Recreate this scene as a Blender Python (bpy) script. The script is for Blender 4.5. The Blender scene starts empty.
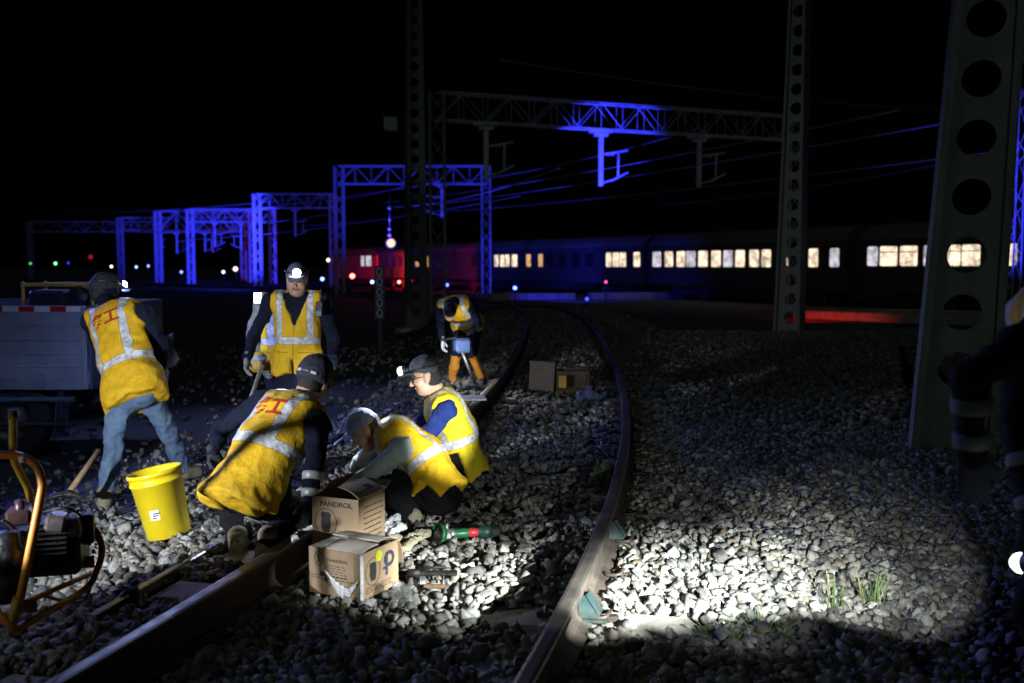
import bpy, math, random
import numpy as np
from mathutils import Vector, Matrix
from mathutils.bvhtree import BVHTree

random.seed(7)
RNG = np.random.default_rng(11)
SC = bpy.context.scene
COL = SC.collection
PI = math.pi

# ------------------------------------------------------------------ camera
FPX = 1000.0
CAMZ = 1.546
HOR = 266.0
PITCH = math.atan((341.5 - HOR) / FPX)
cam_d = bpy.data.cameras.new("camera")
cam_d.lens = FPX / 1024 * 36
cam_d.sensor_width = 36
cam_d.clip_start = 0.05
cam_d.clip_end = 3000
cam = bpy.data.objects.new("camera", cam_d)
COL.objects.link(cam)
cam.location = (0, 0, CAMZ)
cam.rotation_euler = (PI / 2 - PITCH, 0, 0)
SC.camera = cam
cam_d.dof.use_dof = True
cam_d.dof.focus_distance = 6.2
cam_d.dof.aperture_fstop = 2.2
CP, SP = math.cos(PITCH), math.sin(PITCH)


def ray(px, py):
    v = 341.5 - py
    return np.array([px - 512.0, FPX * CP + v * SP, -FPX * SP + v * CP])


def W(px, py, y):
    """the point seen at this pixel at this distance ahead"""
    d = ray(px, py)
    t = y / d[1]
    return np.array([d[0] * t, y, CAMZ + d[2] * t])


def P(px, py, z=0.0):
    """the point of a level surface seen at this pixel"""
    d = ray(px, py)
    t = (z - CAMZ) / d[2]
    return np.array([d[0] * t, d[1] * t, z])


# ------------------------------------------------------------------ terrain
R_PIX = [(517.7, 683), (550, 636), (578, 586), (596.6, 541), (611.6, 496), (620.7, 460.6), (625.7, 425), (623, 385), (613, 360), (600, 337), (580, 315)]
RAILTOP = 0.176
_rp = np.array([P(a, b, RAILTOP)[:2] for a, b in R_PIX])
_c = np.polyfit(_rp[:, 1], _rp[:, 0], 4)
_ys = np.arange(1.0, 28.01, 0.25)
_yy = np.clip(_ys, 3.0, 28)
_xs = np.polyval(_c, _yy)
_sl = np.polyval(np.polyder(_c), 3.0)
_xs = np.where(_ys < 3.0, _xs + _sl * (_ys - 3.0), _xs)
RR = np.stack([_xs, _ys], 1)
# beyond the measured part the track keeps curving to the left
_p = RR[-1].copy()
_d = RR[-1] - RR[-2]
_a = math.atan2(_d[1], _d[0])
_ext = []
for i in range(110):
    _a += 0.009
    _p = _p + 0.7 * np.array([math.cos(_a), math.sin(_a)])
    _ext.append(_p.copy())
RR = np.vstack([RR, np.array(_ext)])


def offset(path, d):
    """path moved sideways by d metres (left positive)"""
    t = np.gradient(path, axis=0)
    t /= np.linalg.norm(t, axis=1)[:, None]
    return path + d * np.stack([-t[:, 1], t[:, 0]], 1)


LR = offset(RR, 1.505)
CL = offset(RR, 0.7525)


def sstep(a, b, x):
    t = np.clip((x - a) / (b - a), 0, 1)
    return t * t * (3 - 2 * t)


def lr_x(y):
    return np.interp(y, LR[:110, 1], LR[:110, 0])


def rr_x(y):
    return np.interp(y, RR[:110, 1], RR[:110, 0])


_T = np.random.default_rng(3).random((32, 32, 32)).astype(np.float32)


def vnoise(p):
    p = np.asarray(p, dtype=np.float32)
    i = np.floor(p).astype(int)
    f = p - i
    f = f * f * (3 - 2 * f)
    i &= 31
    j = (i + 1) & 31
    r = 0
    for a in (0, 1):
        wx = f[..., 0] if a else 1 - f[..., 0]
        ix = j[..., 0] if a else i[..., 0]
        for b in (0, 1):
            wy = f[..., 1] if b else 1 - f[..., 1]
            iy = j[..., 1] if b else i[..., 1]
            for c in (0, 1):
                wz = f[..., 2] if c else 1 - f[..., 2]
                iz = j[..., 2] if c else i[..., 2]
                r = r + wx * wy * wz * _T[ix, iy, iz]
    return r * 2 - 1


def gz(x, y):
    x = np.asarray(x, float)
    y = np.asarray(y, float)
    dl = lr_x(np.clip(y, 1, 28)) - x
    dr = x - rr_x(np.clip(y, 1, 28))
    z = -0.12 * sstep(0.6, 1.5, dl) - 0.28 * sstep(2.4, 4.0, dl)
    z = z - 0.03 * sstep(0.9, 1.6, dr) + 0.16 * sstep(1.6, 3.2, dr) * sstep(8, 11, y) * (1 - sstep(15, 22, y))
    z = z - 0.3 * sstep(34, 44, y)
    z = z + 0.02 * vnoise(np.stack([x * 1.3, y * 1.3, x * 0], -1))
    return z


def G(px, py):
    z = 0.0
    for _ in range(12):
        q = P(px, py, z)
        z = float(gz(q[0], q[1]))
    return P(px, py, z)


# ------------------------------------------------------------------ materials
def nodes_of(m):
    m.use_nodes = True
    return m.node_tree.nodes, m.node_tree.links


MATS = {}


def mat(name, col, rough=0.6, metal=0.0, vary=0.25, scale=18.0, bump=0.0, bscale=None, dirt=None, dirt_amt=0.5, spec=0.5, alpha=None, coords="Object"):
    if name in MATS:
        return MATS[name]
    m = bpy.data.materials.new(name)
    n, l = nodes_of(m)
    b = n["Principled BSDF"]
    b.inputs["Roughness"].default_value = rough
    b.inputs["Metallic"].default_value = metal
    b.inputs["Specular IOR Level"].default_value = spec
    tc = n.new("ShaderNodeTexCoord")
    nz = n.new("ShaderNodeTexNoise")
    nz.inputs["Scale"].default_value = scale
    nz.inputs["Detail"].default_value = 6
    nz.inputs["Roughness"].default_value = 0.65
    l.new(tc.outputs[coords], nz.inputs["Vector"])
    mr = n.new("ShaderNodeMapRange")
    mr.inputs[1].default_value = 0.3
    mr.inputs[2].default_value = 0.7
    mr.inputs[3].default_value = 1 - vary
    mr.inputs[4].default_value = 1 + vary
    l.new(nz.outputs[0], mr.inputs[0])
    mx = n.new("ShaderNodeMix")
    mx.data_type = "RGBA"
    mx.blend_type = "MULTIPLY"
    mx.inputs[0].default_value = 1
    mx.inputs[6].default_value = (*col, 1)
    l.new(mr.outputs[0], mx.inputs[7])
    out = mx.outputs[2]
    if dirt is not None:
        nd = n.new("ShaderNodeTexNoise")
        nd.inputs["Scale"].default_value = scale * 0.35
        nd.inputs["Detail"].default_value = 8
        nd.inputs["Roughness"].default_value = 0.7
        l.new(tc.outputs[coords], nd.inputs["Vector"])
        m2 = n.new("ShaderNodeMapRange")
        m2.inputs[1].default_value = 0.45
        m2.inputs[2].default_value = 0.72
        m2.inputs[3].default_value = 0
        m2.inputs[4].default_value = dirt_amt
        l.new(nd.outputs[0], m2.inputs[0])
        dm = n.new("ShaderNodeMix")
        dm.data_type = "RGBA"
        l.new(m2.outputs[0], dm.inputs[0])
        l.new(out, dm.inputs[6])
        dm.inputs[7].default_value = (*dirt, 1)
        out = dm.outputs[2]
    l.new(out, b.inputs["Base Color"])
    rr = n.new("ShaderNodeMapRange")
    rr.inputs[1].default_value = 0.3
    rr.inputs[2].default_value = 0.7
    rr.inputs[3].default_value = max(0.02, rough - 0.12)
    rr.inputs[4].default_value = min(1, rough + 0.12)
    l.new(nz.outputs[0], rr.inputs[0])
    l.new(rr.outputs[0], b.inputs["Roughness"])
    if bump:
        nb = n.new("ShaderNodeTexNoise")
        nb.inputs["Scale"].default_value = bscale or scale * 3
        nb.inputs["Detail"].default_value = 5
        l.new(tc.outputs[coords], nb.inputs["Vector"])
        bp = n.new("ShaderNodeBump")
        bp.inputs["Strength"].default_value = bump
        bp.inputs["Distance"].default_value = 0.02
        l.new(nb.outputs[0], bp.inputs["Height"])
        l.new(bp.outputs[0], b.inputs["Normal"])
    if alpha is not None:
        b.inputs["Alpha"].default_value = alpha
    m.diffuse_color = (*col, 1)
    MATS[name] = m
    return m


def emit(name, col, strength):
    if name in MATS:
        return MATS[name]
    m = bpy.data.materials.new(name)
    n, l = nodes_of(m)
    b = n["Principled BSDF"]
    b.inputs["Base Color"].default_value = (0.03, 0.03, 0.03, 1)
    b.inputs["Specular IOR Level"].default_value = 0.1
    b.inputs["Emission Color"].default_value = (*col, 1)
    b.inputs["Emission Strength"].default_value = strength
    MATS[name] = m
    return m


# ------------------------------------------------------------------ objects
def tag(o, label=None, cat=None, group=None, kind=None):
    if label:
        o["label"] = label
    if cat:
        o["category"] = cat
    if group:
        o["group"] = group
    if kind:
        o["kind"] = kind
    return o


def thing(name, label, cat, loc=(0, 0, 0), rotz=0.0, group=None):
    o = bpy.data.objects.new(name, None)
    COL.objects.link(o)
    o.empty_display_size = 0.1
    o.location = loc
    o.rotation_euler = (0, 0, rotz)
    return tag(o, label, cat, group)


def mesh_obj(name, v, f, mats, parent=None, smooth=False, mi=None):
    me = bpy.data.meshes.new(name)
    me.from_pydata([tuple(map(float, q)) for q in v], [], f)
    for m in (mats if isinstance(mats, (list, tuple)) else [mats]):
        me.materials.append(m)
    if mi is not None:
        me.polygons.foreach_set("material_index", np.asarray(mi, dtype=np.int32))
    if smooth:
        me.polygons.foreach_set("use_smooth", np.ones(len(me.polygons), dtype=bool))
    me.update()
    o = bpy.data.objects.new(name, me)
    COL.objects.link(o)
    if parent is not None:
        o.parent = parent
    return o


class MB:
    """collects shapes into one mesh"""

    def __init__(s, org=(0, 0, 0)):
        s.v, s.f, s.m, s.o = [], [], [], np.array(org, float)
        s.sm = []

    def add(s, v, f, m=0, smooth=False):
        k = len(s.v)
        for q in v:
            s.v.append(np.asarray(q, float) - s.o)
        for q in f:
            s.f.append([i + k for i in q])
            s.m.append(m)
            s.sm.append(smooth)
        return s

    def box(s, c, size, R=None, m=0, bev=0.0):
        h = np.array(size, float) / 2
        c = np.array(c, float)
        R = np.eye(3) if R is None else np.asarray(R)
        if bev <= 0:
            v = [c + R @ (h * np.array([i, j, k])) for i in (-1, 1) for j in (-1, 1) for k in (-1, 1)]
            f = [(0, 1, 3, 2), (4, 6, 7, 5), (0, 4, 5, 1), (2, 3, 7, 6), (0, 2, 6, 4), (1, 5, 7, 3)]
            return s.add(v, f, m)
        # bevelled box: 24 vertices
        b = min(bev, min(h) * 0.9)
        v, idx = [], {}
        for i in (-1, 1):
            for j in (-1, 1):
                for k in (-1, 1):
                    for ax in range(3):
                        q = (h - b) * np.array([i, j, k])
                        q[ax] = h[ax] * (i, j, k)[ax]
                        idx[(i, j, k, ax)] = len(v)
                        v.append(c + R @ q)
        f = []
        for ax in range(3):
            o1, o2 = (ax + 1) % 3, (ax + 2) % 3
            for sg in (-1, 1):
                q = []
                for a, bb in ((-1, -1), (1, -1), (1, 1), (-1, 1)):
                    t = [0, 0, 0]
                    t[ax], t[o1], t[o2] = sg, a, bb
                    q.append(idx[(*t, ax)])
                f.append(q if sg > 0 else q[::-1])
        for ax in range(3):
            o1, o2 = (ax + 1) % 3, (ax + 2) % 3
            for a in (-1, 1):
                for bb in (-1, 1):
                    q = []
                    for e, w in ((-1, o1), (1, o1), (1, o2), (-1, o2)):
                        t = [0, 0, 0]
                        t[ax], t[o1], t[o2] = e, a, bb
                        q.append(idx[(*t, w)])
                    f.append(q if a * bb > 0 else q[::-1])
        for i in (-1, 1):
            for j in (-1, 1):
                for k in (-1, 1):
                    q = [idx[(i, j, k, 0)], idx[(i, j, k, 1)], idx[(i, j, k, 2)]]
                    f.append(q if i * j * k > 0 else q[::-1])
        return s.add(v, f, m)

    def tube(s, pts, r, seg=10, m=0, cap=True, smooth=True):
        pts = [np.asarray(p, float) for p in pts]
        n = len(pts)
        rs = r if isinstance(r, (list, tuple, np.ndarray)) else [r] * n
        ref = None
        v, f = [], []
        for i, p in enumerate(pts):
            t = pts[min(i + 1, n - 1)] - pts[max(i - 1, 0)]
            t = t / (np.linalg.norm(t) + 1e-12)
            if ref is None:
                ref = np.array([0, 0, 1.0]) if abs(t[2]) < 0.9 else np.array([1.0, 0, 0])
            a = ref - t * (ref @ t)
            a /= np.linalg.norm(a) + 1e-12
            ref = a
            b = np.cross(t, a)
            for k in range(seg):
                w = 2 * PI * k / seg
                v.append(p + rs[i] * (math.cos(w) * a + math.sin(w) * b))
        for i in range(n - 1):
            for k in range(seg):
                k2 = (k + 1) % seg
                f.append((i * seg + k, i * seg + k2, (i + 1) * seg + k2, (i + 1) * seg + k))
        s.add(v, f, m, smooth)
        if cap:
            k0 = len(s.v) - n * seg
            s.f.append([k0 + k for k in range(seg)][::-1])
            s.f.append([k0 + (n - 1) * seg + k for k in range(seg)])
            s.m += [m, m]
            s.sm += [False, False]
        return s

    def lathe(s, base, axis, prof, seg=24, m=0, smooth=True):
        """prof: (distance along axis, radius)"""
        base = np.asarray(base, float)
        axis = np.asarray(axis, float)
        axis = axis / np.linalg.norm(axis)
        ref = np.array([0, 0, 1.0]) if abs(axis[2]) < 0.9 else np.array([1.0, 0, 0])
        a = ref - axis * (ref @ axis)
        a /= np.linalg.norm(a)
        b = np.cross(axis, a)
        v, f = [], []
        for h, r in prof:
            for k in range(seg):
                w = 2 * PI * k / seg
                v.append(base + axis * h + max(r, 1e-5) * (math.cos(w) * a + math.sin(w) * b))
        for i in range(len(prof) - 1):
            for k in range(seg):
                k2 = (k + 1) % seg
                f.append((i * seg + k, i * seg + k2, (i + 1) * seg + k2, (i + 1) * seg + k))
        return s.add(v, f, m, smooth)

    def build(s, name, mats, parent=None):
        o = mesh_obj(name, s.v, s.f, mats, parent, False, s.m)
        o.data.polygons.foreach_set("use_smooth", np.array(s.sm, dtype=bool))
        return o


def bez(pts, n=8):
    """smooth curve through points"""
    pts = [np.asarray(p, float) for p in pts]
    out = []
    for i in range(len(pts) - 1):
        p0, p1, p2, p3 = pts[max(i - 1, 0)], pts[i], pts[i + 1], pts[min(i + 2, len(pts) - 1)]
        for k in range(n):
            t = k / n
            out.append(0.5 * (2 * p1 + (p2 - p0) * t + (2 * p0 - 5 * p1 + 4 * p2 - p3) * t * t + (3 * p1 - p0 - 3 * p2 + p3) * t ** 3))
    out.append(pts[-1])
    return out


def unit(a):
    a = np.asarray(a, float)
    return a / (np.linalg.norm(a) + 1e-12)


def frame(fwd, up=(0, 0, 1)):
    """3x3 whose columns are right, forward, up"""
    f = unit(fwd)
    r = unit(np.cross(f, up))
    u = np.cross(r, f)
    return np.stack([r, f, u], 1)


def rotz3(a):
    return np.array([[math.cos(a), -math.sin(a), 0], [math.sin(a), math.cos(a), 0], [0, 0, 1]])


def text_mesh(txt, size=1.0, bold=0.022):
    """vertices (x, y) and faces of a word in the built-in lettering"""
    cu = bpy.data.curves.new("lettering", "FONT")
    cu.body = txt
    cu.size = size
    cu.offset = bold * size
    cu.align_x = "CENTER"
    cu.align_y = "CENTER"
    o = bpy.data.objects.new("lettering", cu)
    COL.objects.link(o)
    dg = bpy.context.evaluated_depsgraph_get()
    me = bpy.data.meshes.new_from_object(o.evaluated_get(dg))
    v = np.array([q.co[:] for q in me.vertices]) if len(me.vertices) else np.zeros((0, 3))
    f = [list(q.vertices) for q in me.polygons]
    bpy.data.objects.remove(o)
    bpy.data.curves.remove(cu)
    bpy.data.meshes.remove(me)
    return v, f


def spot(name, loc, target, power, angle, blend=0.4, col=(1, 1, 1), size=0.02):
    d = bpy.data.lights.new(name, "SPOT")
    d.energy = power
    d.spot_size = math.radians(angle)
    d.spot_blend = blend
    d.color = col
    d.shadow_soft_size = size
    o = bpy.data.objects.new(name, d)
    COL.objects.link(o)
    o.location = loc
    o.rotation_euler = Vector(np.asarray(target, float) - np.asarray(loc, float)).to_track_quat("-Z", "Y").to_euler()
    return o


def point(name, loc, power, col=(1, 1, 1), size=0.05):
    d = bpy.data.lights.new(name, "POINT")
    d.energy = power
    d.color = col
    d.shadow_soft_size = size
    o = bpy.data.objects.new(name, d)
    COL.objects.link(o)
    o.location = loc
    return o
# ------------------------------------------------------------------ ground and ballast
soil = mat("soil", (0.05, 0.05, 0.055), 0.95, vary=0.5, scale=3.0, bump=0.6, bscale=14)
gx = np.concatenate([[-600, -200, -80, -40], np.arange(-16, 16.01, 0.25), [24, 40, 80, 200, 600]])
gy = np.concatenate([[-80, -20, -4], np.arange(0, 40.01, 0.25), [46, 55, 70, 100, 160, 300, 800]])
XX, YY = np.meshgrid(gx, gy)
ZZ = gz(XX, YY) - 0.045
vv = np.stack([XX.ravel(), YY.ravel(), ZZ.ravel()], 1)
nx = len(gx)
ff = [(r * nx + c, r * nx + c + 1, (r + 1) * nx + c + 1, (r + 1) * nx + c) for r in range(len(gy) - 1) for c in range(nx - 1)]
g_o = mesh_obj("ground", vv, ff, soil, smooth=True)
tag(g_o, "dark trackside ground reaching back under the yard to the far train", "ground", kind="structure")

# crushed stones: convex hulls in a few dozen shapes, each placed once per stone
import bmesh


def stone_shape(seed, cuts):
    """a split block: a skewed box with some corners and edges knocked off"""
    r = np.random.default_rng(seed)
    half = np.array([1.0, r.uniform(0.55, 0.9), r.uniform(0.35, 0.72)])
    sk = np.eye(3) + np.triu(r.normal(size=(3, 3)), 1) * 0.28
    pts = []
    corners = [(i, j, k) for i in (-1, 1) for j in (-1, 1) for k in (-1, 1)]
    off = set(r.permutation(8)[:cuts].tolist())
    for n_, c_ in enumerate(corners):
        c_ = np.array(c_, float)
        if n_ in off:
            for ax in range(3):
                q = c_.copy()
                q[ax] *= 1 - r.uniform(0.35, 1.25)
                pts.append(q)
        else:
            pts.append(c_ * r.uniform(0.72, 1.05, 3))
    p = (np.array(pts) * half) @ sk.T * 0.82
    bm = bmesh.new()
    for q in p:
        bm.verts.new(q)
    res = bmesh.ops.convex_hull(bm, input=bm.verts)
    junk = list({e for e in res["geom_interior"] + res["geom_unused"] if isinstance(e, bmesh.types.BMVert)})
    if junk:
        bmesh.ops.delete(bm, geom=junk, context="VERTS")
    bmesh.ops.triangulate(bm, faces=bm.faces)
    bm.verts.index_update()
    v = np.array([q.co[:] for q in bm.verts])
    f = np.array([[w.index for w in q.verts] for q in bm.faces])
    bm.free()
    return v, f


NEAR_SH = [stone_shape(i, 2 + i % 4) for i in range(48)]
FAR_SH = [stone_shape(100 + i, 1 + i % 3) for i in range(14)]


def scatter(xy, size, shapes, lift, name, label, group=None, zmin=None):
    n = len(xy)
    z = gz(xy[:, 0], xy[:, 1]) + lift
    if zmin is not None:
        z = np.minimum(z, zmin)
    sh = RNG.integers(0, len(shapes), n)
    shade = RNG.random(n)
    V, F, S = [], [], []
    base = 0
    for k, (sv, sf) in enumerate(shapes):
        ii = np.where(sh == k)[0]
        if len(ii) == 0:
            continue
        q = RNG.normal(size=(len(ii), 4)) * np.array([1, 0.5, 0.5, 1])
        q /= np.linalg.norm(q, axis=1)[:, None]
        w, x, y, zz = q.T
        R = np.stack([1 - 2 * (y * y + zz * zz), 2 * (x * y - zz * w), 2 * (x * zz + y * w),
                      2 * (x * y + zz * w), 1 - 2 * (x * x + zz * zz), 2 * (y * zz - x * w),
                      2 * (x * zz - y * w), 2 * (y * zz + x * w), 1 - 2 * (x * x + y * y)], 1).reshape(-1, 3, 3)
        pv = np.einsum("nij,vj->nvi", R, sv) * size[ii][:, None, None]
        pv[:, :, 0] += xy[ii, 0][:, None]
        pv[:, :, 1] += xy[ii, 1][:, None]
        pv[:, :, 2] += z[ii][:, None]
        m = len(sv)
        fi = sf[None] + (np.arange(len(ii)) * m)[:, None, None] + base
        V.append(pv.reshape(-1, 3))
        F.append(fi.reshape(-1, 3))
        S.append(np.repeat(shade[ii], len(sf)))
        base += m * len(ii)
    V = np.concatenate(V).astype(np.float32)
    F = np.concatenate(F).astype(np.int32)
    S = np.concatenate(S).astype(np.float32)
    me = bpy.data.meshes.new(name)
    me.vertices.add(len(V))
    me.vertices.foreach_set("co", V.ravel())
    me.loops.add(F.size)
    me.loops.foreach_set("vertex_index", F.ravel())
    me.polygons.add(len(F))
    me.polygons.foreach_set("loop_start", np.arange(0, F.size, 3, dtype=np.int32))
    me.update(calc_edges=True)
    at = me.attributes.new("shade", "FLOAT", "FACE")
    at.data.foreach_set("value", S)
    me.materials.append(stone_mat)
    o = bpy.data.objects.new(name, me)
    COL.objects.link(o)
    tag(o, label, "ballast", kind="stuff")
    return o


def make_stone_mat():
    m = bpy.data.materials.new("crushed_stone")
    n, l = nodes_of(m)
    b = n["Principled BSDF"]
    b.inputs["Roughness"].default_value = 0.85
    at = n.new("ShaderNodeAttribute")
    at.attribute_name = "shade"
    cr = n.new("ShaderNodeValToRGB")
    e = cr.color_ramp.elements
    e[0].position = 0.0
    e[0].color = (0.06, 0.058, 0.055, 1)
    e[1].position = 1.0
    e[1].color = (0.40, 0.39, 0.36, 1)
    for p_, c_ in ((0.25, (0.13, 0.128, 0.12, 1)), (0.5, (0.21, 0.205, 0.19, 1)), (0.68, (0.19, 0.155, 0.115, 1)), (0.8, (0.29, 0.285, 0.27, 1))):
        q = e.new(p_)
        q.color = c_
    l.new(at.outputs["Fac"], cr.inputs[0])
    tc = n.new("ShaderNodeTexCoord")
    nz = n.new("ShaderNodeTexNoise")
    nz.inputs["Scale"].default_value = 55
    nz.inputs["Detail"].default_value = 6
    nz.inputs["Roughness"].default_value = 0.7
    l.new(tc.outputs["Object"], nz.inputs["Vector"])
    mr = n.new("ShaderNodeMapRange")
    mr.inputs[1].default_value, mr.inputs[2].default_value = 0.3, 0.7
    mr.inputs[3].default_value, mr.inputs[4].default_value = 0.5, 1.35
    l.new(nz.outputs[0], mr.inputs[0])
    mx = n.new("ShaderNodeMix")
    mx.data_type = "RGBA"
    mx.blend_type = "MULTIPLY"
    mx.inputs[0].default_value = 1
    l.new(cr.outputs[0], mx.inputs[6])
    l.new(mr.outputs[0], mx.inputs[7])
    l.new(mx.outputs[2], b.inputs["Base Color"])
    bp = n.new("ShaderNodeBump")
    bp.inputs["Strength"].default_value = 0.15
    bp.inputs["Distance"].default_value = 0.004
    l.new(nz.outputs[0], bp.inputs["Height"])
    l.new(bp.outputs[0], b.inputs["Normal"])
    return m


stone_mat = make_stone_mat()

# sleepers ---------------------------------------------------------------
seg = np.linalg.norm(np.diff(CL, axis=0), axis=1)
arc = np.concatenate([[0], np.cumsum(seg)])


def along(path, s):
    return np.array([np.interp(s, arc, path[:, 0]), np.interp(s, arc, path[:, 1])])


tgt = P(640, 622, 0.01)[:2]
s0 = arc[np.argmin(np.linalg.norm(RR - np.array([0.35, 4.36]), axis=1))]
# the sleeper whose right-hand end shows in the lamp light
best = None
for s_ in np.arange(1, 8, 0.02):
    c_ = along(CL, s_)
    t_ = unit(along(CL, s_ + 0.1) - c_)
    e_ = c_ + np.array([t_[1], -t_[0]]) * 1.2
    d_ = abs((tgt - c_) @ t_)
    if best is None or d_ < best[0]:
        best = (d_, s_)
S0 = best[1]
SLEEP = []
concrete = mat("sleeper_concrete", (0.34, 0.33, 0.30), 0.9, vary=0.25, scale=9, bump=0.35, bscale=60, dirt=(0.16, 0.14, 0.11), dirt_amt=0.6)


def sleeper_mesh():
    m = MB()
    # tapered section, top lower in the middle
    st = [(-1.28, 0.15, 0.13, 0.0), (-1.24, 0.155, 0.135, 0.02), (-0.55, 0.155, 0.135, 0.02), (-0.35, 0.14, 0.115, -0.015), (0.35, 0.14, 0.115, -0.015), (0.55, 0.155, 0.135, 0.02), (1.24, 0.155, 0.135, 0.02), (1.28, 0.15, 0.13, 0.0)]
    v, f = [], []
    for x, wb, wt, zt in st:
        v += [(x, -wb, -0.2), (x, wb, -0.2), (x, wt, zt - 0.015), (x, wt - 0.02, zt), (x, -wt + 0.02, zt), (x, -wt, zt - 0.015)]
    for i in range(len(st) - 1):
        for k in range(6):
            k2 = (k + 1) % 6
            f.append((i * 6 + k, i * 6 + k2, (i + 1) * 6 + k2, (i + 1) * 6 + k)[::-1])
    f.append([0, 1, 2, 3, 4, 5])
    f.append([42, 43, 44, 45, 46, 47][::-1])
    m.add(v, f)
    return m


proto_sl = sleeper_mesh().build("sleeper", [concrete])
SLEEP_XY = []
k = 0
for i in range(-3, 50):
    s_ = S0 + 0.6 * i
    if s_ < 0.3:
        continue
    c_ = along(CL, s_)
    t_ = unit(along(CL, s_ + 0.1) - c_)
    o = proto_sl if k == 0 else proto_sl.copy()
    if k:
        COL.objects.link(o)
    k += 1
    # each sleeper's level differs by a few millimetres
    o.location = (c_[0], c_[1], -0.02 - 0.3 * float(sstep(34, 44, c_[1])))
    o.rotation_euler = (0, 0, math.atan2(-t_[0], t_[1]))
    SLEEP_XY.append((c_, t_, i, float(o.location[2])))
    lab = "concrete sleeper among the many buried in ballast under the curved rails"
    if i == 0:
        lab = "concrete sleeper whose pale end shows in the bright gravel right of the rail"
    if i == -1:
        lab = "nearest concrete sleeper just in front of the one with the bright end"
    tag(o, lab, "sleeper", "sleepers under the curved track")

# stones ------------------------------------------------------------------


def cull(xy, size):
    x, y = xy[:, 0], xy[:, 1]
    keep = np.ones(len(xy), bool)
    for path in (RR, LR):
        i = np.clip(y, 1, 27)
        px_ = np.interp(i, path[:108, 1], path[:108, 0])
        d = np.abs(x - px_)
        keep &= d > 0.075 + size * 0.75
    # sleepers left partly bare
    for c_, t_, i, z_ in SLEEP_XY:
        if i > 26:
            continue
        d = xy - c_
        a = np.abs(d @ t_)
        b = d @ np.array([t_[1], -t_[0]])
        on = (a < 0.14 + size * 0.55) & (np.abs(b) < 1.3)
        bare = {0: 0.985, -1: 0.35, 1: 0.55}.get(i, 0.8)
        if i in (0, 1):
            on_l = on & (b < -0.8)
            keep &= ~(on_l & (RNG.random(len(xy)) < 0.97))
        bare = np.where((b < 0.35) & (i == 0), 0.55, bare)
        keep &= ~(on & (RNG.random(len(xy)) < bare))
    return keep


def region(y0, y1, dens, xl, xr):
    area = (xr - xl) * (y1 - y0)
    n = int(area * dens)
    x = RNG.uniform(xl, xr, n)
    y = RNG.uniform(y0, y1, n)
    k_ = (np.abs(x) < 0.56 * y + 0.9)
    return np.stack([x[k_], y[k_]], 1)


parts_xy = []
near = region(2.6, 9.5, 1750, -6.2, 6.2)
sz = 0.011 + 0.029 * RNG.random(len(near)) ** 1.5
sz *= np.where(RNG.random(len(near)) < 0.1, 1.35, 1.0)
# the earth left of the shoulder has few stones
dl = lr_x(near[:, 1]) - near[:, 0]
keepp = RNG.random(len(near)) < np.where(dl > 1.7, np.where(dl > 2.5, 0.02, 0.12), 1.0)
k_ = cull(near, sz) & keepp
near, sz = near[k_], sz[k_]
lift = RNG.uniform(-0.035, 0.022, len(near))
scatter(near, sz, NEAR_SH, lift, "ballast", "grey crushed stone ballast around the near rails, sleepers and workers")
mid = region(9.5, 24, 330, -13, 13)
szm = RNG.uniform(0.022, 0.05, len(mid))
dl = lr_x(mid[:, 1]) - mid[:, 0]
k_ = cull(mid, szm) & (RNG.random(len(mid)) < np.where(dl > 1.6, 0.035, 1.0))
mid, szm = mid[k_], szm[k_]
scatter(mid, szm, FAR_SH, RNG.uniform(-0.03, 0.02, len(mid)), "ballast", "dim crushed stone ballast farther along the curved track and beside it")

far = region(24, 44, 110, -16, 8)
fx = np.interp(far[:, 1], CL[:140, 1], CL[:140, 0])
k_ = np.abs(far[:, 0] - fx) < 2.6
far = far[k_]
szf = RNG.uniform(0.04, 0.08, len(far))
scatter(far, szf, FAR_SH, RNG.uniform(-0.05, 0.0, len(far)), "ballast", "dark crushed stone ballast where the track bends away to the left")

# rails -------------------------------------------------------------------
RAIL_SEC = [(-0.075, 0), (0.075, 0), (0.075, 0.012), (0.03, 0.026), (0.012, 0.042), (0.0085, 0.08), (0.0095, 0.118), (0.014, 0.128), (0.035, 0.137), (0.0365, 0.165), (0.031, 0.173), (0.018, 0.176), (-0.018, 0.176), (-0.031, 0.173), (-0.0365, 0.165), (-0.035, 0.137), (-0.014, 0.128), (-0.0095, 0.118), (-0.0085, 0.08), (-0.012, 0.042), (-0.03, 0.026), (-0.075, 0.012)]


def rail_mat():
    m = mat("rail_steel", (0.085, 0.068, 0.058), 0.7, metal=0.25, vary=0.35, scale=14, bump=0.25, bscale=70, dirt=(0.09, 0.05, 0.03), dirt_amt=0.6)
    return m


head_steel = mat("rail_running_face", (0.15, 0.135, 0.12), 0.45, metal=0.6, vary=0.15, scale=10, dirt=(0.2, 0.15, 0.1), dirt_amt=0.3)


def rail(path, z, name="railway_rail", drop=0.0, mats=None):
    n = len(path)
    t = np.gradient(path, axis=0)
    t /= np.linalg.norm(t, axis=1)[:, None]
    L = np.stack([t[:, 1], -t[:, 0]], 1)
    m = len(RAIL_SEC)
    v, f, mi = [], [], []
    for i in range(n):
        zz = z if np.isscalar(z) else z[i]
        for a, h in RAIL_SEC:
            v.append((path[i, 0] + L[i, 0] * a, path[i, 1] + L[i, 1] * a, zz + h))
    for i in range(n - 1):
        for k in range(m):
            k2 = (k + 1) % m
            f.append((i * m + k, i * m + k2, (i + 1) * m + k2, (i + 1) * m + k)[::-1])
            mi.append(1 if 9 <= k <= 13 else 0)
    f.append(list(range(m)))
    f.append([(n - 1) * m + k for k in range(m)][::-1])
    mi += [0, 0]
    return mesh_obj(name, v, f, mats or [rail_mat(), head_steel], None, False, mi)


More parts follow.
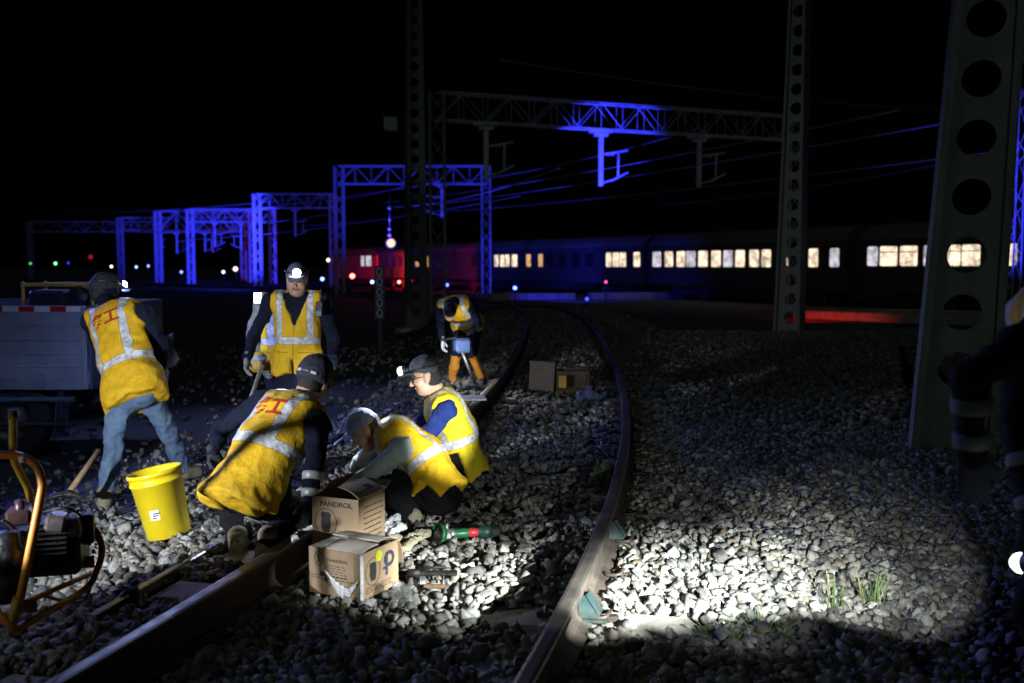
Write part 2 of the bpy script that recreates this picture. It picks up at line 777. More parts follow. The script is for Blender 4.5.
rz_ = -0.3 * sstep(34, 44, RR[:, 1])
right_rail = rail(RR, rz_)
tag(right_rail, "right rail of the curved track, its web lit by a lamp, with blue-green braces", "rail", "rails of the curved track")
left_rail = rail(LR, rz_)
tag(left_rail, "left rail of the curved track, running past the crouching worker and the cardboard boxes", "rail", "rails of the curved track")

# a third, older rail lies parallel outside the left rail
q0, q1 = P(85, 606, 0.09)[:2], P(236, 523, 0.09)[:2]
V_ = lambda *a: np.array(a, float)
OLD = np.array([q0 + (q1 - q0) * t for t in np.linspace(0, 1, 8)])
OLD = np.array([p_ + np.array([0, 0]) for p_ in OLD])
m_ = MB()
d_ = unit(np.append(OLD[-1] - OLD[0], 0))
z_ = float(gz(*OLD[3])) + 0.02
m_.box(np.append((OLD[0] + OLD[-1]) / 2, z_), (np.linalg.norm(OLD[-1] - OLD[0]), 0.035, 0.05), np.stack([d_, V_(-d_[1], d_[0], 0), V_(0, 0, 1)], 1), bev=0.006)
old_rail = m_.build("steel_bar", [mat("bar_steel", (0.30, 0.31, 0.33), 0.42, metal=0.9, vary=0.3, scale=12, dirt=(0.06, 0.055, 0.05), dirt_amt=0.5)], None)
tag(old_rail, "long slim steel bar lying in the gravel outside the left rail", "bar")

# green braces bolted against the right rail, clips on both rails
brace_m = mat("brace_paint", (0.012, 0.034, 0.036), 0.6, metal=0.2, vary=0.3, scale=25, dirt=(0.12, 0.1, 0.07), dirt_amt=0.5)
clip_m = mat("clip_steel", (0.09, 0.07, 0.06), 0.6, metal=0.6, vary=0.3, scale=30)


def side(path, s, d):
    c_ = along(path, s)
    t_ = unit(along(path, s + 0.1) - along(path, s - 0.1))
    n_ = np.array([t_[1], -t_[0]])
    return c_ + n_ * d, t_, n_


def nearest_s(path, q):
    return arc[np.argmin(np.linalg.norm(path - q[:2], axis=1))]


for (bx, by) in ((594, 612), (607, 545)):
    s_ = nearest_s(RR, P(bx, by, 0.02))
    q, t_, n_ = side(RR, s_, 0.0)
    n3, t3 = np.array([*n_, 0]), np.array([*t_, 0])
    o3 = np.array([*q, 0])
    m = MB()
    # wedge shaped gusset with a foot plate
    for w0, w1 in ((-0.03, -0.022), (0.022, 0.03)):
        pr = [(0.014, 0.03), (0.10, 0.03), (0.10, 0.042), (0.04, 0.13), (0.014, 0.13)]
        v = [o3 + n3 * a + t3 * w0 + np.array([0, 0, h]) for a, h in pr] + [o3 + n3 * a + t3 * w1 + np.array([0, 0, h]) for a, h in pr]
        m.add(v, [[4, 3, 2, 1, 0], [5, 6, 7, 8, 9]] + [[i, (i + 1) % 5, 5 + (i + 1) % 5, 5 + i] for i in range(5)])
    R = np.stack([n3, t3, [0, 0, 1]], 1)
    m.box(o3 + n3 * 0.085 + np.array([0, 0, 0.02]), (0.10, 0.08, 0.014), R, bev=0.003)
    # sloping cover plate
    v = []
    for w in (-0.034, 0.034):
        v += [o3 + n3 * 0.103 + t3 * w + np.array([0, 0, 0.045]), o3 + n3 * 0.045 + t3 * w + np.array([0, 0, 0.134]), o3 + n3 * 0.055 + t3 * w + np.array([0, 0, 0.143]), o3 + n3 * 0.113 + t3 * w + np.array([0, 0, 0.055])]
    m.add(v, [[0, 1, 2, 3], [7, 6, 5, 4], [0, 4, 5, 1], [1, 5, 6, 2], [2, 6, 7, 3], [3, 7, 4, 0]])
    m.build("brace", [brace_m], right_rail)
for path, par in ((RR, right_rail), (LR, left_rail)):
    for i in range(-1, 12):
        s_ = S0 + 0.6 * i
        for sd in (-1, 1):
            q, t_, n_ = side(path, s_, 0.085 * sd)
            o3 = np.array([*q, 0.014])
            n3, t3 = np.array([*n_, 0]) * sd, np.array([*t_, 0])
            m = MB()
            up = np.array([0, 0, 1.0])
            m.tube(bez([o3 + t3 * 0.05 + n3 * 0.0 + up * 0.005, o3 + t3 * 0.05 + n3 * 0.05 + up * 0.015, o3 + n3 * 0.055 + up * 0.03, o3 - t3 * 0.05 + n3 * 0.04 + up * 0.02, o3 - t3 * 0.04 - n3 * 0.02 + up * 0.012, o3 - n3 * 0.03 + up * 0.012], 5), 0.009, 7)
            m.box(o3 + n3 * 0.07 + up * 0.0, (0.05, 0.05, 0.03), np.stack([n3, t3, up], 1), bev=0.006)
            m.build("rail_clip", [clip_m], par)
# ------------------------------------------------------------------ figures
class Prim:
    def __init__(s, a, b, ra, rb, m=0, ax=None, sc=1.0, k=0.03):
        s.a, s.b = np.asarray(a, np.float32), np.asarray(b, np.float32)
        s.ra, s.rb, s.m, s.k = ra, rb, m, k
        s.ax = None if ax is None else unit(ax).astype(np.float32)
        s.sc = sc

    def d(s, p, grow=0.0):
        ab = s.b - s.a
        L = float(ab @ ab)
        q = p - s.a
        if L > 1e-10:
            h = np.clip((q @ ab) / L, 0, 1)
            q = q - h[..., None] * ab
        else:
            h = np.zeros(p.shape[:-1], np.float32)
        if s.ax is not None:
            q = q + (q @ s.ax)[..., None] * (s.ax * (s.sc - 1))
        return np.sqrt((q * q).sum(-1)) - (s.ra + (s.rb - s.ra) * h + grow)


def nets(vals, lo, res):
    """surface of the zero level as quads"""
    ins = vals < 0
    nx, ny, nz_ = vals.shape
    c = np.zeros((nx - 1, ny - 1, nz_ - 1), np.int8)
    for i in (0, 1):
        for j in (0, 1):
            for k in (0, 1):
                c += ins[i:nx - 1 + i, j:ny - 1 + j, k:nz_ - 1 + k]
    act = (c > 0) & (c < 8)
    idx = -np.ones(act.shape, np.int64)
    ii = np.argwhere(act)
    idx[act] = np.arange(len(ii))
    acc = np.zeros((len(ii), 3))
    cnt = np.zeros(len(ii))
    offs = [(i, j, k) for i in (0, 1) for j in (0, 1) for k in (0, 1)]
    for a in offs:
        for ax in range(3):
            if a[ax]:
                continue
            b = list(a)
            b[ax] = 1
            va = vals[ii[:, 0] + a[0], ii[:, 1] + a[1], ii[:, 2] + a[2]]
            vb = vals[ii[:, 0] + b[0], ii[:, 1] + b[1], ii[:, 2] + b[2]]
            x = (va < 0) != (vb < 0)
            t = np.where(x, va / np.where(x, va - vb, 1), 0)
            p = np.tile(np.array(a, float), (len(ii), 1))
            p[:, ax] = t
            acc[x] += p[x]
            cnt[x] += 1
    v = (ii + acc / cnt[:, None]) * res + lo
    F = []
    for ax in range(3):
        s0 = [slice(None)] * 3
        s1 = [slice(None)] * 3
        s0[ax] = slice(0, -1)
        s1[ax] = slice(1, None)
        a_, b_ = ins[tuple(s0)], ins[tuple(s1)]
        o1, o2 = (ax + 1) % 3, (ax + 2) % 3
        e = np.argwhere(a_ != b_)
        ok = (e[:, o1] > 0) & (e[:, o2] > 0)
        for d in (o1, o2):
            ok &= e[:, d] < vals.shape[d] - 1
        e = e[ok]
        flip = a_[e[:, 0], e[:, 1], e[:, 2]]
        q = []
        for du, dv in ((-1, -1), (0, -1), (0, 0), (-1, 0)):
            g = e.copy()
            g[:, o1] += du
            g[:, o2] += dv
            q.append(idx[g[:, 0], g[:, 1], g[:, 2]])
        q = np.stack(q, 1)
        q[~flip] = q[~flip][:, ::-1]
        F.append(q)
    F = np.concatenate(F)
    F = F[(F >= 0).all(1)]
    return v, F


def smooth_mesh(v, F, it=2, lam=0.5):
    e = np.concatenate([F[:, [0, 1]], F[:, [1, 2]], F[:, [2, 3]], F[:, [3, 0]]])
    for _ in range(it):
        s = np.zeros_like(v)
        c = np.zeros(len(v))
        for a, b in ((0, 1), (1, 0)):
            np.add.at(s, e[:, a], v[e[:, b]])
            np.add.at(c, e[:, a], 1)
        v = v + lam * (s / np.maximum(c, 1)[:, None] - v)
    return v


def vert_normals(v, F):
    n = np.cross(v[F[:, 2]] - v[F[:, 0]], v[F[:, 3]] - v[F[:, 1]])
    s = np.zeros_like(v)
    for i in range(4):
        np.add.at(s, F[:, i], n)
    return s / (np.linalg.norm(s, axis=1)[:, None] + 1e-12)


def field(prims, lo, hi, res, grow=0.0):
    n = np.maximum(((hi - lo) / res).astype(int) + 1, 4)
    ax = [lo[i] + res * np.arange(n[i]) for i in range(3)]
    val = np.full(n, 0.2, np.float32)
    for p in prims:
        R = max(p.ra, p.rb) + grow + p.k + 0.03
        a, b = np.minimum(p.a, p.b) - R, np.maximum(p.a, p.b) + R
        sl = []
        for i in range(3):
            i0 = int(np.clip(np.floor((a[i] - lo[i]) / res), 0, n[i]))
            i1 = int(np.clip(np.ceil((b[i] - lo[i]) / res) + 1, 0, n[i]))
            sl.append(slice(i0, i1))
        sub = val[tuple(sl)]
        if sub.size == 0:
            continue
        g = np.stack(np.meshgrid(*[ax[i][sl[i]] for i in range(3)], indexing="ij"), -1).astype(np.float32)
        d = p.d(g, grow)
        k = p.k
        h = np.clip(0.5 + 0.5 * (sub - d) / k, 0, 1)
        val[tuple(sl)] = sub * (1 - h) + d * h - k * h * (1 - h)
    return val, ax


def bbox(prims, pad):
    lo = np.min([np.minimum(p.a, p.b) - max(p.ra, p.rb) for p in prims], 0) - pad
    hi = np.max([np.maximum(p.a, p.b) + max(p.ra, p.rb) for p in prims], 0) + pad
    return lo.astype(float), hi.astype(float)


def sdf(prims, res, it=1, cut=None, wr=0.0, wscale=9.0, grow=0.0, skip=(), fold0=0.7):
    lo, hi = bbox(prims, 0.03 + grow)
    val, ax = field(prims, lo, hi, res, grow)
    if cut is not None:
        g = np.stack(np.meshgrid(*ax, indexing="ij"), -1).astype(np.float32)
        val = cut(g, val)
    val[0], val[-1], val[:, 0], val[:, -1], val[:, :, 0], val[:, :, -1] = (0.05,) * 6
    v, F = nets(val, lo, res)
    v = smooth_mesh(v, F, it)
    fc = v[F].mean(1).astype(np.float32)
    D = np.stack([p.d(fc) for p in prims], 1)
    mi = np.array([p.m for p in prims])[D.argmin(1)]
    if wr:
        nrm = vert_normals(v, F)
        w = np.ones(len(v))
        for s in skip:
            w[np.unique(F[mi == s])] = 0
        # cloth folds: ridged noise, stretched a little
        q = v * wscale + 3.7
        fold = 1 - np.abs(vnoise(q)) * 2
        fold = fold + 0.5 * (1 - np.abs(vnoise(q * 2.3 + 11)) * 2)
        v = v + nrm * (w * wr * (fold - fold0))[:, None]
    return v, F, mi


def quads_obj(name, v, F, mi, mats, parent, org, attr=None):
    o = mesh_obj(name, v - org, F.tolist(), mats, parent, True, mi)
    if attr is not None:
        a = o.data.attributes.new("tl", "FLOAT_VECTOR", "POINT")
        a.data.foreach_set("vector", attr.astype(np.float32).ravel())
    return o


skin = mat("skin", (0.52, 0.31, 0.22), 0.5, vary=0.12, scale=25)
lipm = mat("lips", (0.34, 0.13, 0.11), 0.5, vary=0.1)
eyem = mat("eyes", (0.02, 0.015, 0.012), 0.25, vary=0.05)
hairm = mat("black_hair", (0.012, 0.011, 0.011), 0.6, vary=0.4, scale=120, bump=0.5, bscale=150)
navy = mat("navy_cloth", (0.007, 0.010, 0.026), 0.9, spec=0.2, vary=0.3, scale=30, bump=0.3, bscale=160)
blue_cloth = mat("blue_cloth", (0.012, 0.026, 0.14), 0.9, spec=0.2, vary=0.3, scale=30, bump=0.3, bscale=160)
black_cloth = mat("black_cloth", (0.006, 0.0065, 0.009), 0.9, spec=0.2, vary=0.3, scale=30, bump=0.3, bscale=160)
denim = mat("denim", (0.10, 0.165, 0.29), 0.9, vary=0.35, scale=16, bump=0.4, bscale=200, dirt=(0.2, 0.26, 0.36), dirt_amt=0.6)
sage = mat("sage_cloth", (0.42, 0.50, 0.49), 0.9, vary=0.15, scale=30, bump=0.3, bscale=160)
khaki = mat("khaki_cloth", (0.17, 0.15, 0.11), 0.9, vary=0.3, scale=30, bump=0.3, bscale=160)
orange_cloth = mat("orange_cloth", (0.62, 0.25, 0.02), 0.75, vary=0.2, scale=20, dirt=(0.2, 0.11, 0.03), dirt_amt=0.5, bump=0.3, bscale=150)
grey_glove = mat("grey_glove", (0.26, 0.28, 0.31), 0.9, vary=0.25, scale=60, bump=0.4, bscale=250)
white_glove = mat("white_glove", (0.55, 0.55, 0.54), 0.9, vary=0.25, scale=60, bump=0.4, bscale=250, dirt=(0.25, 0.2, 0.15), dirt_amt=0.5)
dark_glove = mat("dark_glove", (0.03, 0.035, 0.045), 0.9, vary=0.25, scale=60, bump=0.4, bscale=250)
bootm = mat("worn_boot", (0.30, 0.25, 0.18), 0.85, vary=0.3, scale=30, dirt=(0.12, 0.1, 0.08), dirt_amt=0.6)
boot_dark = mat("dark_boot", (0.05, 0.045, 0.04), 0.8, vary=0.3, scale=30)
reflm = mat("reflective_tape", (0.55, 0.56, 0.60), 0.4, metal=0.2, vary=0.15, scale=40)
capm = mat("navy_cap", (0.022, 0.026, 0.04), 0.85, vary=0.3, scale=60, bump=0.3, bscale=250)
cap_grey = mat("grey_cap", (0.11, 0.12, 0.16), 0.85, vary=0.3, scale=60, bump=0.3, bscale=250)
cap_blue = mat("pale_blue_cap", (0.28, 0.36, 0.55), 0.85, vary=0.25, scale=40, bump=0.3, bscale=250, dirt=(0.45, 0.48, 0.55), dirt_amt=0.7)
plastic_dark = mat("dark_plastic", (0.02, 0.02, 0.022), 0.4, vary=0.2, scale=30)
lamp_white = emit("headlamp_lens", (0.8, 0.87, 1.0), 60)
lamp_soft = emit("headlamp_lens_aside", (0.8, 0.88, 1.0), 6)
red_ink = mat("red_print", (0.42, 0.025, 0.015), 0.8, vary=0.35, scale=50)


def vest_mat(name, col, straps=True, zb=0.17, front=True):
    """yellow cloth with a grey reflective belt and two braces, from the garment's own measures"""
    m = bpy.data.materials.new(name)
    n, l = nodes_of(m)
    b = n["Principled BSDF"]
    at = n.new("ShaderNodeAttribute")
    at.attribute_name = "tl"
    sx = n.new("ShaderNodeSeparateXYZ")
    l.new(at.outputs["Vector"], sx.inputs[0])

    def math_(op, a, b_=None, c=None):
        q = n.new("ShaderNodeMath")
        q.operation = op
        for i, x in enumerate((a, b_, c)):
            if x is None:
                continue
            if isinstance(x, (int, float)):
                q.inputs[i].default_value = x
            else:
                l.new(x, q.inputs[i])
        return q.outputs[0]

    tc = n.new("ShaderNodeTexCoord")
    nz = n.new("ShaderNodeTexNoise")
    nz.inputs["Scale"].default_value = 9
    nz.inputs["Detail"].default_value = 7
    nz.inputs["Roughness"].default_value = 0.7
    l.new(tc.outputs["Object"], nz.inputs["Vector"])
    wob = math_("MULTIPLY", math_("SUBTRACT", nz.outputs[0], 0.5), 0.02)
    ax_ = math_("ADD", math_("ABSOLUTE", sx.outputs[0]), wob)
    zz = math_("ADD", sx.outputs[2], wob)
    belt = math_("LESS_THAN", math_("ABSOLUTE", math_("SUBTRACT", zz, zb)), 0.027)
    st = math_("LESS_THAN", math_("ABSOLUTE", math_("SUBTRACT", ax_, 0.125)), 0.026)
    st = math_("MULTIPLY", st, math_("GREATER_THAN", zz, zb))
    band = math_("MAXIMUM", belt, st) if straps else belt
    zipl = math_("MULTIPLY", math_("LESS_THAN", math_("ABSOLUTE", math_("ADD", sx.outputs[0], wob)), 0.005), math_("GREATER_THAN", sx.outputs[1], 0.03))
    # seam edges of the tape, slightly darker
    belt2 = math_("LESS_THAN", math_("ABSOLUTE", math_("SUBTRACT", zz, zb)), 0.031)
    st2 = math_("MULTIPLY", math_("LESS_THAN", math_("ABSOLUTE", math_("SUBTRACT", ax_, 0.125)), 0.030), math_("GREATER_THAN", zz, zb))
    edge = math_("SUBTRACT", math_("MAXIMUM", belt2, st2), band)
    edge = math_("MAXIMUM", edge, zipl)
    pock = math_("MULTIPLY", math_("LESS_THAN", math_("ABSOLUTE", math_("SUBTRACT", zz, 0.075)), 0.004), math_("LESS_THAN", math_("ABSOLUTE", math_("SUBTRACT", ax_, 0.1)), 0.06))
    edge = math_("MAXIMUM", edge, math_("MULTIPLY", pock, math_("GREATER_THAN", sx.outputs[1], 0.03)))
    # crinkled tape: fine light and dark streaks across its length
    nt = n.new("ShaderNodeTexNoise")
    nt.inputs["Scale"].default_value = 38
    nt.inputs["Detail"].default_value = 5
    l.new(tc.outputs["Object"], nt.inputs["Vector"])
    tr = n.new("ShaderNodeMapRange")
    tr.inputs[1].default_value, tr.inputs[2].default_value = 0.3, 0.7
    tr.inputs[3].default_value, tr.inputs[4].default_value = 0.55, 1.3
    l.new(nt.outputs[0], tr.inputs[0])
    tape = n.new("ShaderNodeMix")
    tape.data_type = "RGBA"
    tape.blend_type = "MULTIPLY"
    tape.inputs[0].default_value = 1
    tape.inputs[6].default_value = (0.58, 0.59, 0.64, 1)
    l.new(tr.outputs[0], tape.inputs[7])
    cr = n.new("ShaderNodeValToRGB")
    e = cr.color_ramp.elements
    e[0].position, e[0].color = 0.3, (col[0] * 0.62, col[1] * 0.55, col[2] * 0.6, 1)
    e[1].position, e[1].color = 0.62, (*col, 1)
    l.new(nz.outputs[0], cr.inputs[0])
    ng = n.new("ShaderNodeTexNoise")
    ng.inputs["Scale"].default_value = 4.5
    ng.inputs["Detail"].default_value = 9
    ng.inputs["Roughness"].default_value = 0.75
    l.new(tc.outputs["Object"], ng.inputs["Vector"])
    gr = n.new("ShaderNodeMapRange")
    gr.inputs[1].default_value, gr.inputs[2].default_value = 0.52, 0.75
    gr.inputs[3].default_value, gr.inputs[4].default_value = 0.0, 0.6
    l.new(ng.outputs[0], gr.inputs[0])
    gm = n.new("ShaderNodeMix")
    gm.data_type = "RGBA"
    l.new(gr.outputs[0], gm.inputs[0])
    l.new(cr.outputs[0], gm.inputs[6])
    gm.inputs[7].default_value = (0.16, 0.11, 0.03, 1)
    dk = n.new("ShaderNodeMix")
    dk.data_type = "RGBA"
    l.new(edge, dk.inputs[0])
    l.new(gm.outputs[2], dk.inputs[6])
    dk.inputs[7].default_value = (col[0] * 0.45, col[1] * 0.42, col[2] * 0.5, 1)
    mx = n.new("ShaderNodeMix")
    mx.data_type = "RGBA"
    l.new(band, mx.inputs[0])
    l.new(dk.outputs[2], mx.inputs[6])
    l.new(tape.outputs[2], mx.inputs[7])
    l.new(mx.outputs[2], b.inputs["Base Color"])
    b.inputs["Roughness"].default_value = 0.75
    rg = n.new("ShaderNodeMapRange")
    rg.inputs[3].default_value, rg.inputs[4].default_value = 0.8, 0.35
    l.new(band, rg.inputs[0])
    l.new(rg.outputs[0], b.inputs["Roughness"])
    bp = n.new("ShaderNodeBump")
    bp.inputs["Strength"].default_value = 0.5
    bp.inputs["Distance"].default_value = 0.02
    nb = n.new("ShaderNodeTexNoise")
    nb.inputs["Scale"].default_value = 22
    nb.inputs["Detail"].default_value = 6
    nb.inputs["Distortion"].default_value = 0.6
    l.new(tc.outputs["Object"], nb.inputs["Vector"])
    l.new(nb.outputs[0], bp.inputs["Height"])
    l.new(bp.outputs[0], b.inputs["Normal"])
    return m


V_YEL = vest_mat("yellow_vest_cloth", (0.82, 0.49, 0.008))
V_ORA = vest_mat("orange_yellow_vest_cloth", (0.86, 0.52, 0.008))
V_LEM = vest_mat("lemon_vest_cloth", (0.78, 0.62, 0.012))


def hand_mesh(wrist, d, palm_n, size=1.0, curl=0.5, left=False):
    """palm, four fingers and thumb; d points along the hand, palm_n out of the palm"""
    d = unit(d)
    nrm = unit(palm_n - d * (np.asarray(palm_n) @ d))
    s = np.cross(d, nrm) * (1 if left else -1)
    w = np.asarray(wrist, float)
    pr = [Prim(w - d * 0.02, w + d * 0.03, 0.031, 0.03, 0, nrm, 1.35, 0.02),
          Prim(w + d * 0.035 - s * 0.014, w + d * 0.085 - s * 0.02, 0.03, 0.026, 0, nrm, 1.7, 0.02),
          Prim(w + d * 0.035 + s * 0.014, w + d * 0.085 + s * 0.02, 0.03, 0.026, 0, nrm, 1.7, 0.02)]
    for i, (off, ln) in enumerate(((0.033, 0.072), (0.011, 0.08), (-0.011, 0.075), (-0.033, 0.058))):
        b = w + d * (0.092 - 0.004 * abs(i - 1)) + s * off
        sp = s * off * 0.25
        p = b
        ang = 0.15 + 0.2 * curl
        for j, fr in enumerate((0.45, 0.32, 0.26)):
            dr = unit(d * math.cos(ang) + nrm * math.sin(ang) + sp)
            q = p + dr * ln * fr
            pr.append(Prim(p, q, 0.0105 - 0.001 * j, 0.0098 - 0.001 * j, 0, None, 1, 0.006))
            p = q
            ang += curl * (0.9 + 0.1 * i)
    t0 = w + d * 0.025 + s * 0.03
    t1 = t0 + unit(d * 0.6 + s * 0.7 + nrm * 0.35) * 0.042
    t2 = t1 + unit(d * 0.85 + s * 0.15 + nrm * 0.5) * 0.034
    pr += [Prim(t0, t1, 0.015, 0.0125, 0, None, 1, 0.012), Prim(t1, t2, 0.0125, 0.0105, 0, None, 1, 0.006)]
    return sdf(pr, 0.0052, 1)


# the two printed signs on the back of a vest, as strokes in metres
GLYPH_R = [((-0.03, 0.033), (0.03, 0.033)), ((0, 0.033), (0, -0.033)), ((-0.04, -0.033), (0.04, -0.033))]
GLYPH_L = [((-0.034, 0.036), (0.03, 0.036)), ((0.03, 0.036), (0.026, 0.002)), ((0.026, 0.002), (0.0, 0.006)), ((-0.008, 0.036), (-0.03, -0.04)), ((-0.034, 0.008), (0.006, 0.008))]


def fine_text(txt, size):
    """a character cut into small triangles, so that it can follow folds"""
    import bmesh as bmm
    tv, tf = text_mesh(txt, size, 0.035)
    bm = bmm.new()
    vs = [bm.verts.new(q) for q in tv]
    for q in tf:
        try:
            bm.faces.new([vs[i] for i in q])
        except ValueError:
            pass
    bmm.ops.triangulate(bm, faces=bm.faces)
    for _ in range(4):
        el = [e for e in bm.edges if e.calc_length() > 0.012]
        if not el:
            break
        bmm.ops.subdivide_edges(bm, edges=el, cuts=1)
        bmm.ops.triangulate(bm, faces=bm.faces)
    bm.verts.index_update()
    v = np.array([q.co[:] for q in bm.verts])
    f = [[w.index for w in q.verts] for q in bm.faces]
    bm.free()
    return v, f


def person(label, J, group=None, top=navy, legs=navy, shin=None, vest=V_YEL, cap=None, glove=None, boots=boot_dark, lamp=None, letters=False, hunch=0.0,
           vneck=False, vest_len=0.10, cuffs=None, lamp_mat=lamp_white, hem_grow=0.03, girth=1.0, face=True, hand_curl=0.6, beard=False, forearm=None, capmark=False, sit=None, cuffL=True, capgrow=0.0, cuffm=None, face_shade=None, facedir=None, res=0.0125, palm=None, bill=0.06, collar=True):
    pel, nec, hd = (np.asarray(J[k], float) for k in ("pelvis", "neck", "head"))
    sl, sr = np.asarray(J["shL"], float), np.asarray(J["shR"], float)
    e3 = unit(nec - pel)
    e1 = unit((sl - sr) - e3 * ((sl - sr) @ e3))  # towards the left shoulder
    e2 = np.cross(e1, e3)                          # forward
    Lt = np.linalg.norm(nec - pel)
    base = np.array([pel[0], pel[1], min(np.asarray(J["anL"])[2], np.asarray(J["anR"])[2]) - 0.08])
    root = thing("person", label, "person", base, 0, group)
    hl = np.asarray(J.get("hipL", pel + e1 * 0.085), float)
    hr = np.asarray(J.get("hipR", pel - e1 * 0.085), float)
    mid = (pel + nec) / 2 - e2 * hunch
    g = girth
    TOP, LEG, SHIN, CUFF, FORE = 0, 1, 2, 3, 4
    torso = [Prim(pel + e3 * 0.02, mid - e3 * 0.05, 0.155 * g, 0.152 * g, TOP, e2, 1.35, 0.05),
             Prim(mid - e3 * 0.04, nec - e3 * 0.13, 0.155 * g, 0.165 * g, TOP, e2, 1.4, 0.05),
             Prim(nec - e3 * 0.10 - e1 * 0.06 + e2 * 0.01, nec - e3 * 0.10 + e1 * 0.06 + e2 * 0.01, 0.105 * g, 0.105 * g, TOP, e2, 1.0, 0.05)]
    yoke = [Prim(nec - e3 * 0.035, sl, 0.07, 0.072, TOP, None, 1, 0.05), Prim(nec - e3 * 0.035, sr, 0.07, 0.072, TOP, None, 1, 0.05)]
    arms = []
    for s, e, w in (("shL", "elL", "wrL"), ("shR", "elR", "wrR")):
        s, e, w = (np.asarray(J[q], float) for q in (s, e, w))
        arms += [Prim(s, e, 0.068, 0.054, TOP, None, 1, 0.03), Prim(e, w, 0.052, 0.04, FORE if forearm else TOP, None, 1, 0.02)]
    lg = [Prim(pel - e1 * 0.05, pel + e1 * 0.05, 0.14 * g, 0.14 * g, LEG, e2, 1.15, 0.05)]
    for h, k, a in ((hl, "knL", "anL"), (hr, "knR", "anR")):
        k, a = np.asarray(J[k], float), np.asarray(J[a], float)
        lg += [Prim(h, k, 0.098, 0.068, LEG, None, 1, 0.05), Prim(k, k + (a - k) * 0.45, 0.066, 0.064, SHIN, None, 1, 0.03), Prim(k + (a - k) * 0.45, a, 0.064, 0.056, SHIN, None, 1, 0.03)]
    body = torso + yoke + arms + lg
    if collar:
        body.append(Prim(nec - e3 * 0.03, nec + unit(hd - nec) * 0.035, 0.07, 0.064, TOP, None, 1, 0.03))
    v, F, mi = sdf(body, res, 1, wr=0.012, wscale=10)
    if cuffs:
        for nm in ("L", "R") if cuffL else ("R",):
            e, w = np.asarray(J["el" + nm], float), np.asarray(J["wr" + nm], float)
            Lf, ax_ = np.linalg.norm(w - e), unit(w - e)
            for t in cuffs:
                m = MB(base)
                r0 = 0.052 - 0.012 * t + 0.0075
                m.lathe(e + ax_ * (t * Lf), ax_, [(-0.021, r0 - 0.01), (-0.02, r0 + 0.001), (-0.008, r0 + 0.002), (0.006, r0), (0.02, r0 - 0.001), (0.021, r0 - 0.012)], 24)
                m.build("reflective_cuff", [cuffm or reflm], root)
    # ---- head and neck, finer, the same mesh
    fd = unit(np.asarray(J["face"], float))
    upv = unit((hd - nec)) if J.get("up") is None else unit(J["up"])
    H = frame(fd, upv)
    rt, fw, up = H[:, 0], H[:, 1], H[:, 2]

    def hp(x, y, z):
        return hd + rt * x + fw * y + up * z
    SK, HAIR, LIP, EYE = 5, 6, 7, 8
    hpr = [Prim(hp(0, -0.012, 0.035), hp(0, 0.012, 0.03), 0.082, 0.08, SK, rt, 1.08, 0.02),
           Prim(hp(0, 0.02, -0.03), hp(0, 0.03, -0.055), 0.066, 0.05, SK, rt, 1.08, 0.04),
           Prim(hp(0, 0.052, -0.092), hp(0, 0.055, -0.092), 0.022, 0.022, SK, None, 1, 0.03),
           Prim(hp(-0.02, 0.02, -0.07), hp(0.02, 0.02, -0.07), 0.045, 0.045, SK, None, 1, 0.03),
           Prim(hp(0, -0.02, -0.03), nec - e3 * 0.02, 0.056, 0.062, SK, None, 1, 0.03)]
    if face:
        hpr += [Prim(hp(0, 0.088, 0.008), hp(0, 0.108, -0.03), 0.009, 0.015, SK, None, 1, 0.012),
                Prim(hp(-0.012, 0.096, -0.034), hp(0.012, 0.096, -0.034), 0.009, 0.009, SK, None, 1, 0.008),
                Prim(hp(-0.03, 0.082, 0.022), hp(-0.012, 0.09, 0.02), 0.009, 0.009, SK, None, 1, 0.012),
                Prim(hp(0.03, 0.082, 0.022), hp(0.012, 0.09, 0.02), 0.009, 0.009, SK, None, 1, 0.012),
                Prim(hp(-0.048, 0.055, -0.03), hp(-0.04, 0.065, -0.02), 0.025, 0.025, SK, None, 1, 0.02),
                Prim(hp(0.048, 0.055, -0.03), hp(0.04, 0.065, -0.02), 0.025, 0.025, SK, None, 1, 0.02),
                Prim(hp(-0.02, 0.083, -0.058), hp(0.02, 0.083, -0.058), 0.009, 0.009, LIP, up, 1.3, 0.006),
                Prim(hp(-0.041, 0.073, 0.005), hp(-0.023, 0.08, 0.004), 0.0085, 0.0085, EYE, up, 1.5, 0.004),
                Prim(hp(0.041, 0.073, 0.005), hp(0.023, 0.08, 0.004), 0.0085, 0.0085, EYE, up, 1.5, 0.004),
                Prim(hp(-0.05, 0.07, 0.026), hp(-0.018, 0.087, 0.026), 0.006, 0.007, HAIR, None, 1, 0.004),
                Prim(hp(0.05, 0.07, 0.026), hp(0.018, 0.087, 0.026), 0.006, 0.007, HAIR, None, 1, 0.004)]
    for sd in (-1, 1):
        hpr += [Prim(hp(sd * 0.078, -0.008, 0.018), hp(sd * 0.076, 0.0, -0.022), 0.022, 0.015, SK, rt, 2.2, 0.008)]
    hpr += [Prim(hp(0, -0.03, 0.03), hp(0, -0.035, -0.005), 0.085, 0.075, HAIR, rt, 1.05, 0.01)]
    if cap is None:
        hpr += [Prim(hp(0, -0.012, 0.055), hp(0, 0.02, 0.06), 0.086, 0.075, HAIR, rt, 1.05, 0.01)]
    hv, hF, hm = sdf(hpr, 0.0058, 1)
    V = np.concatenate([v, hv])
    FF = np.concatenate([F, hF + len(v)])
    MI = np.concatenate([mi, hm])
    quads_obj("body", V, FF, MI, [top, legs, shin or legs, reflm, forearm or top, face_shade or skin, hairm, face_shade or lipm, eyem], root, base)
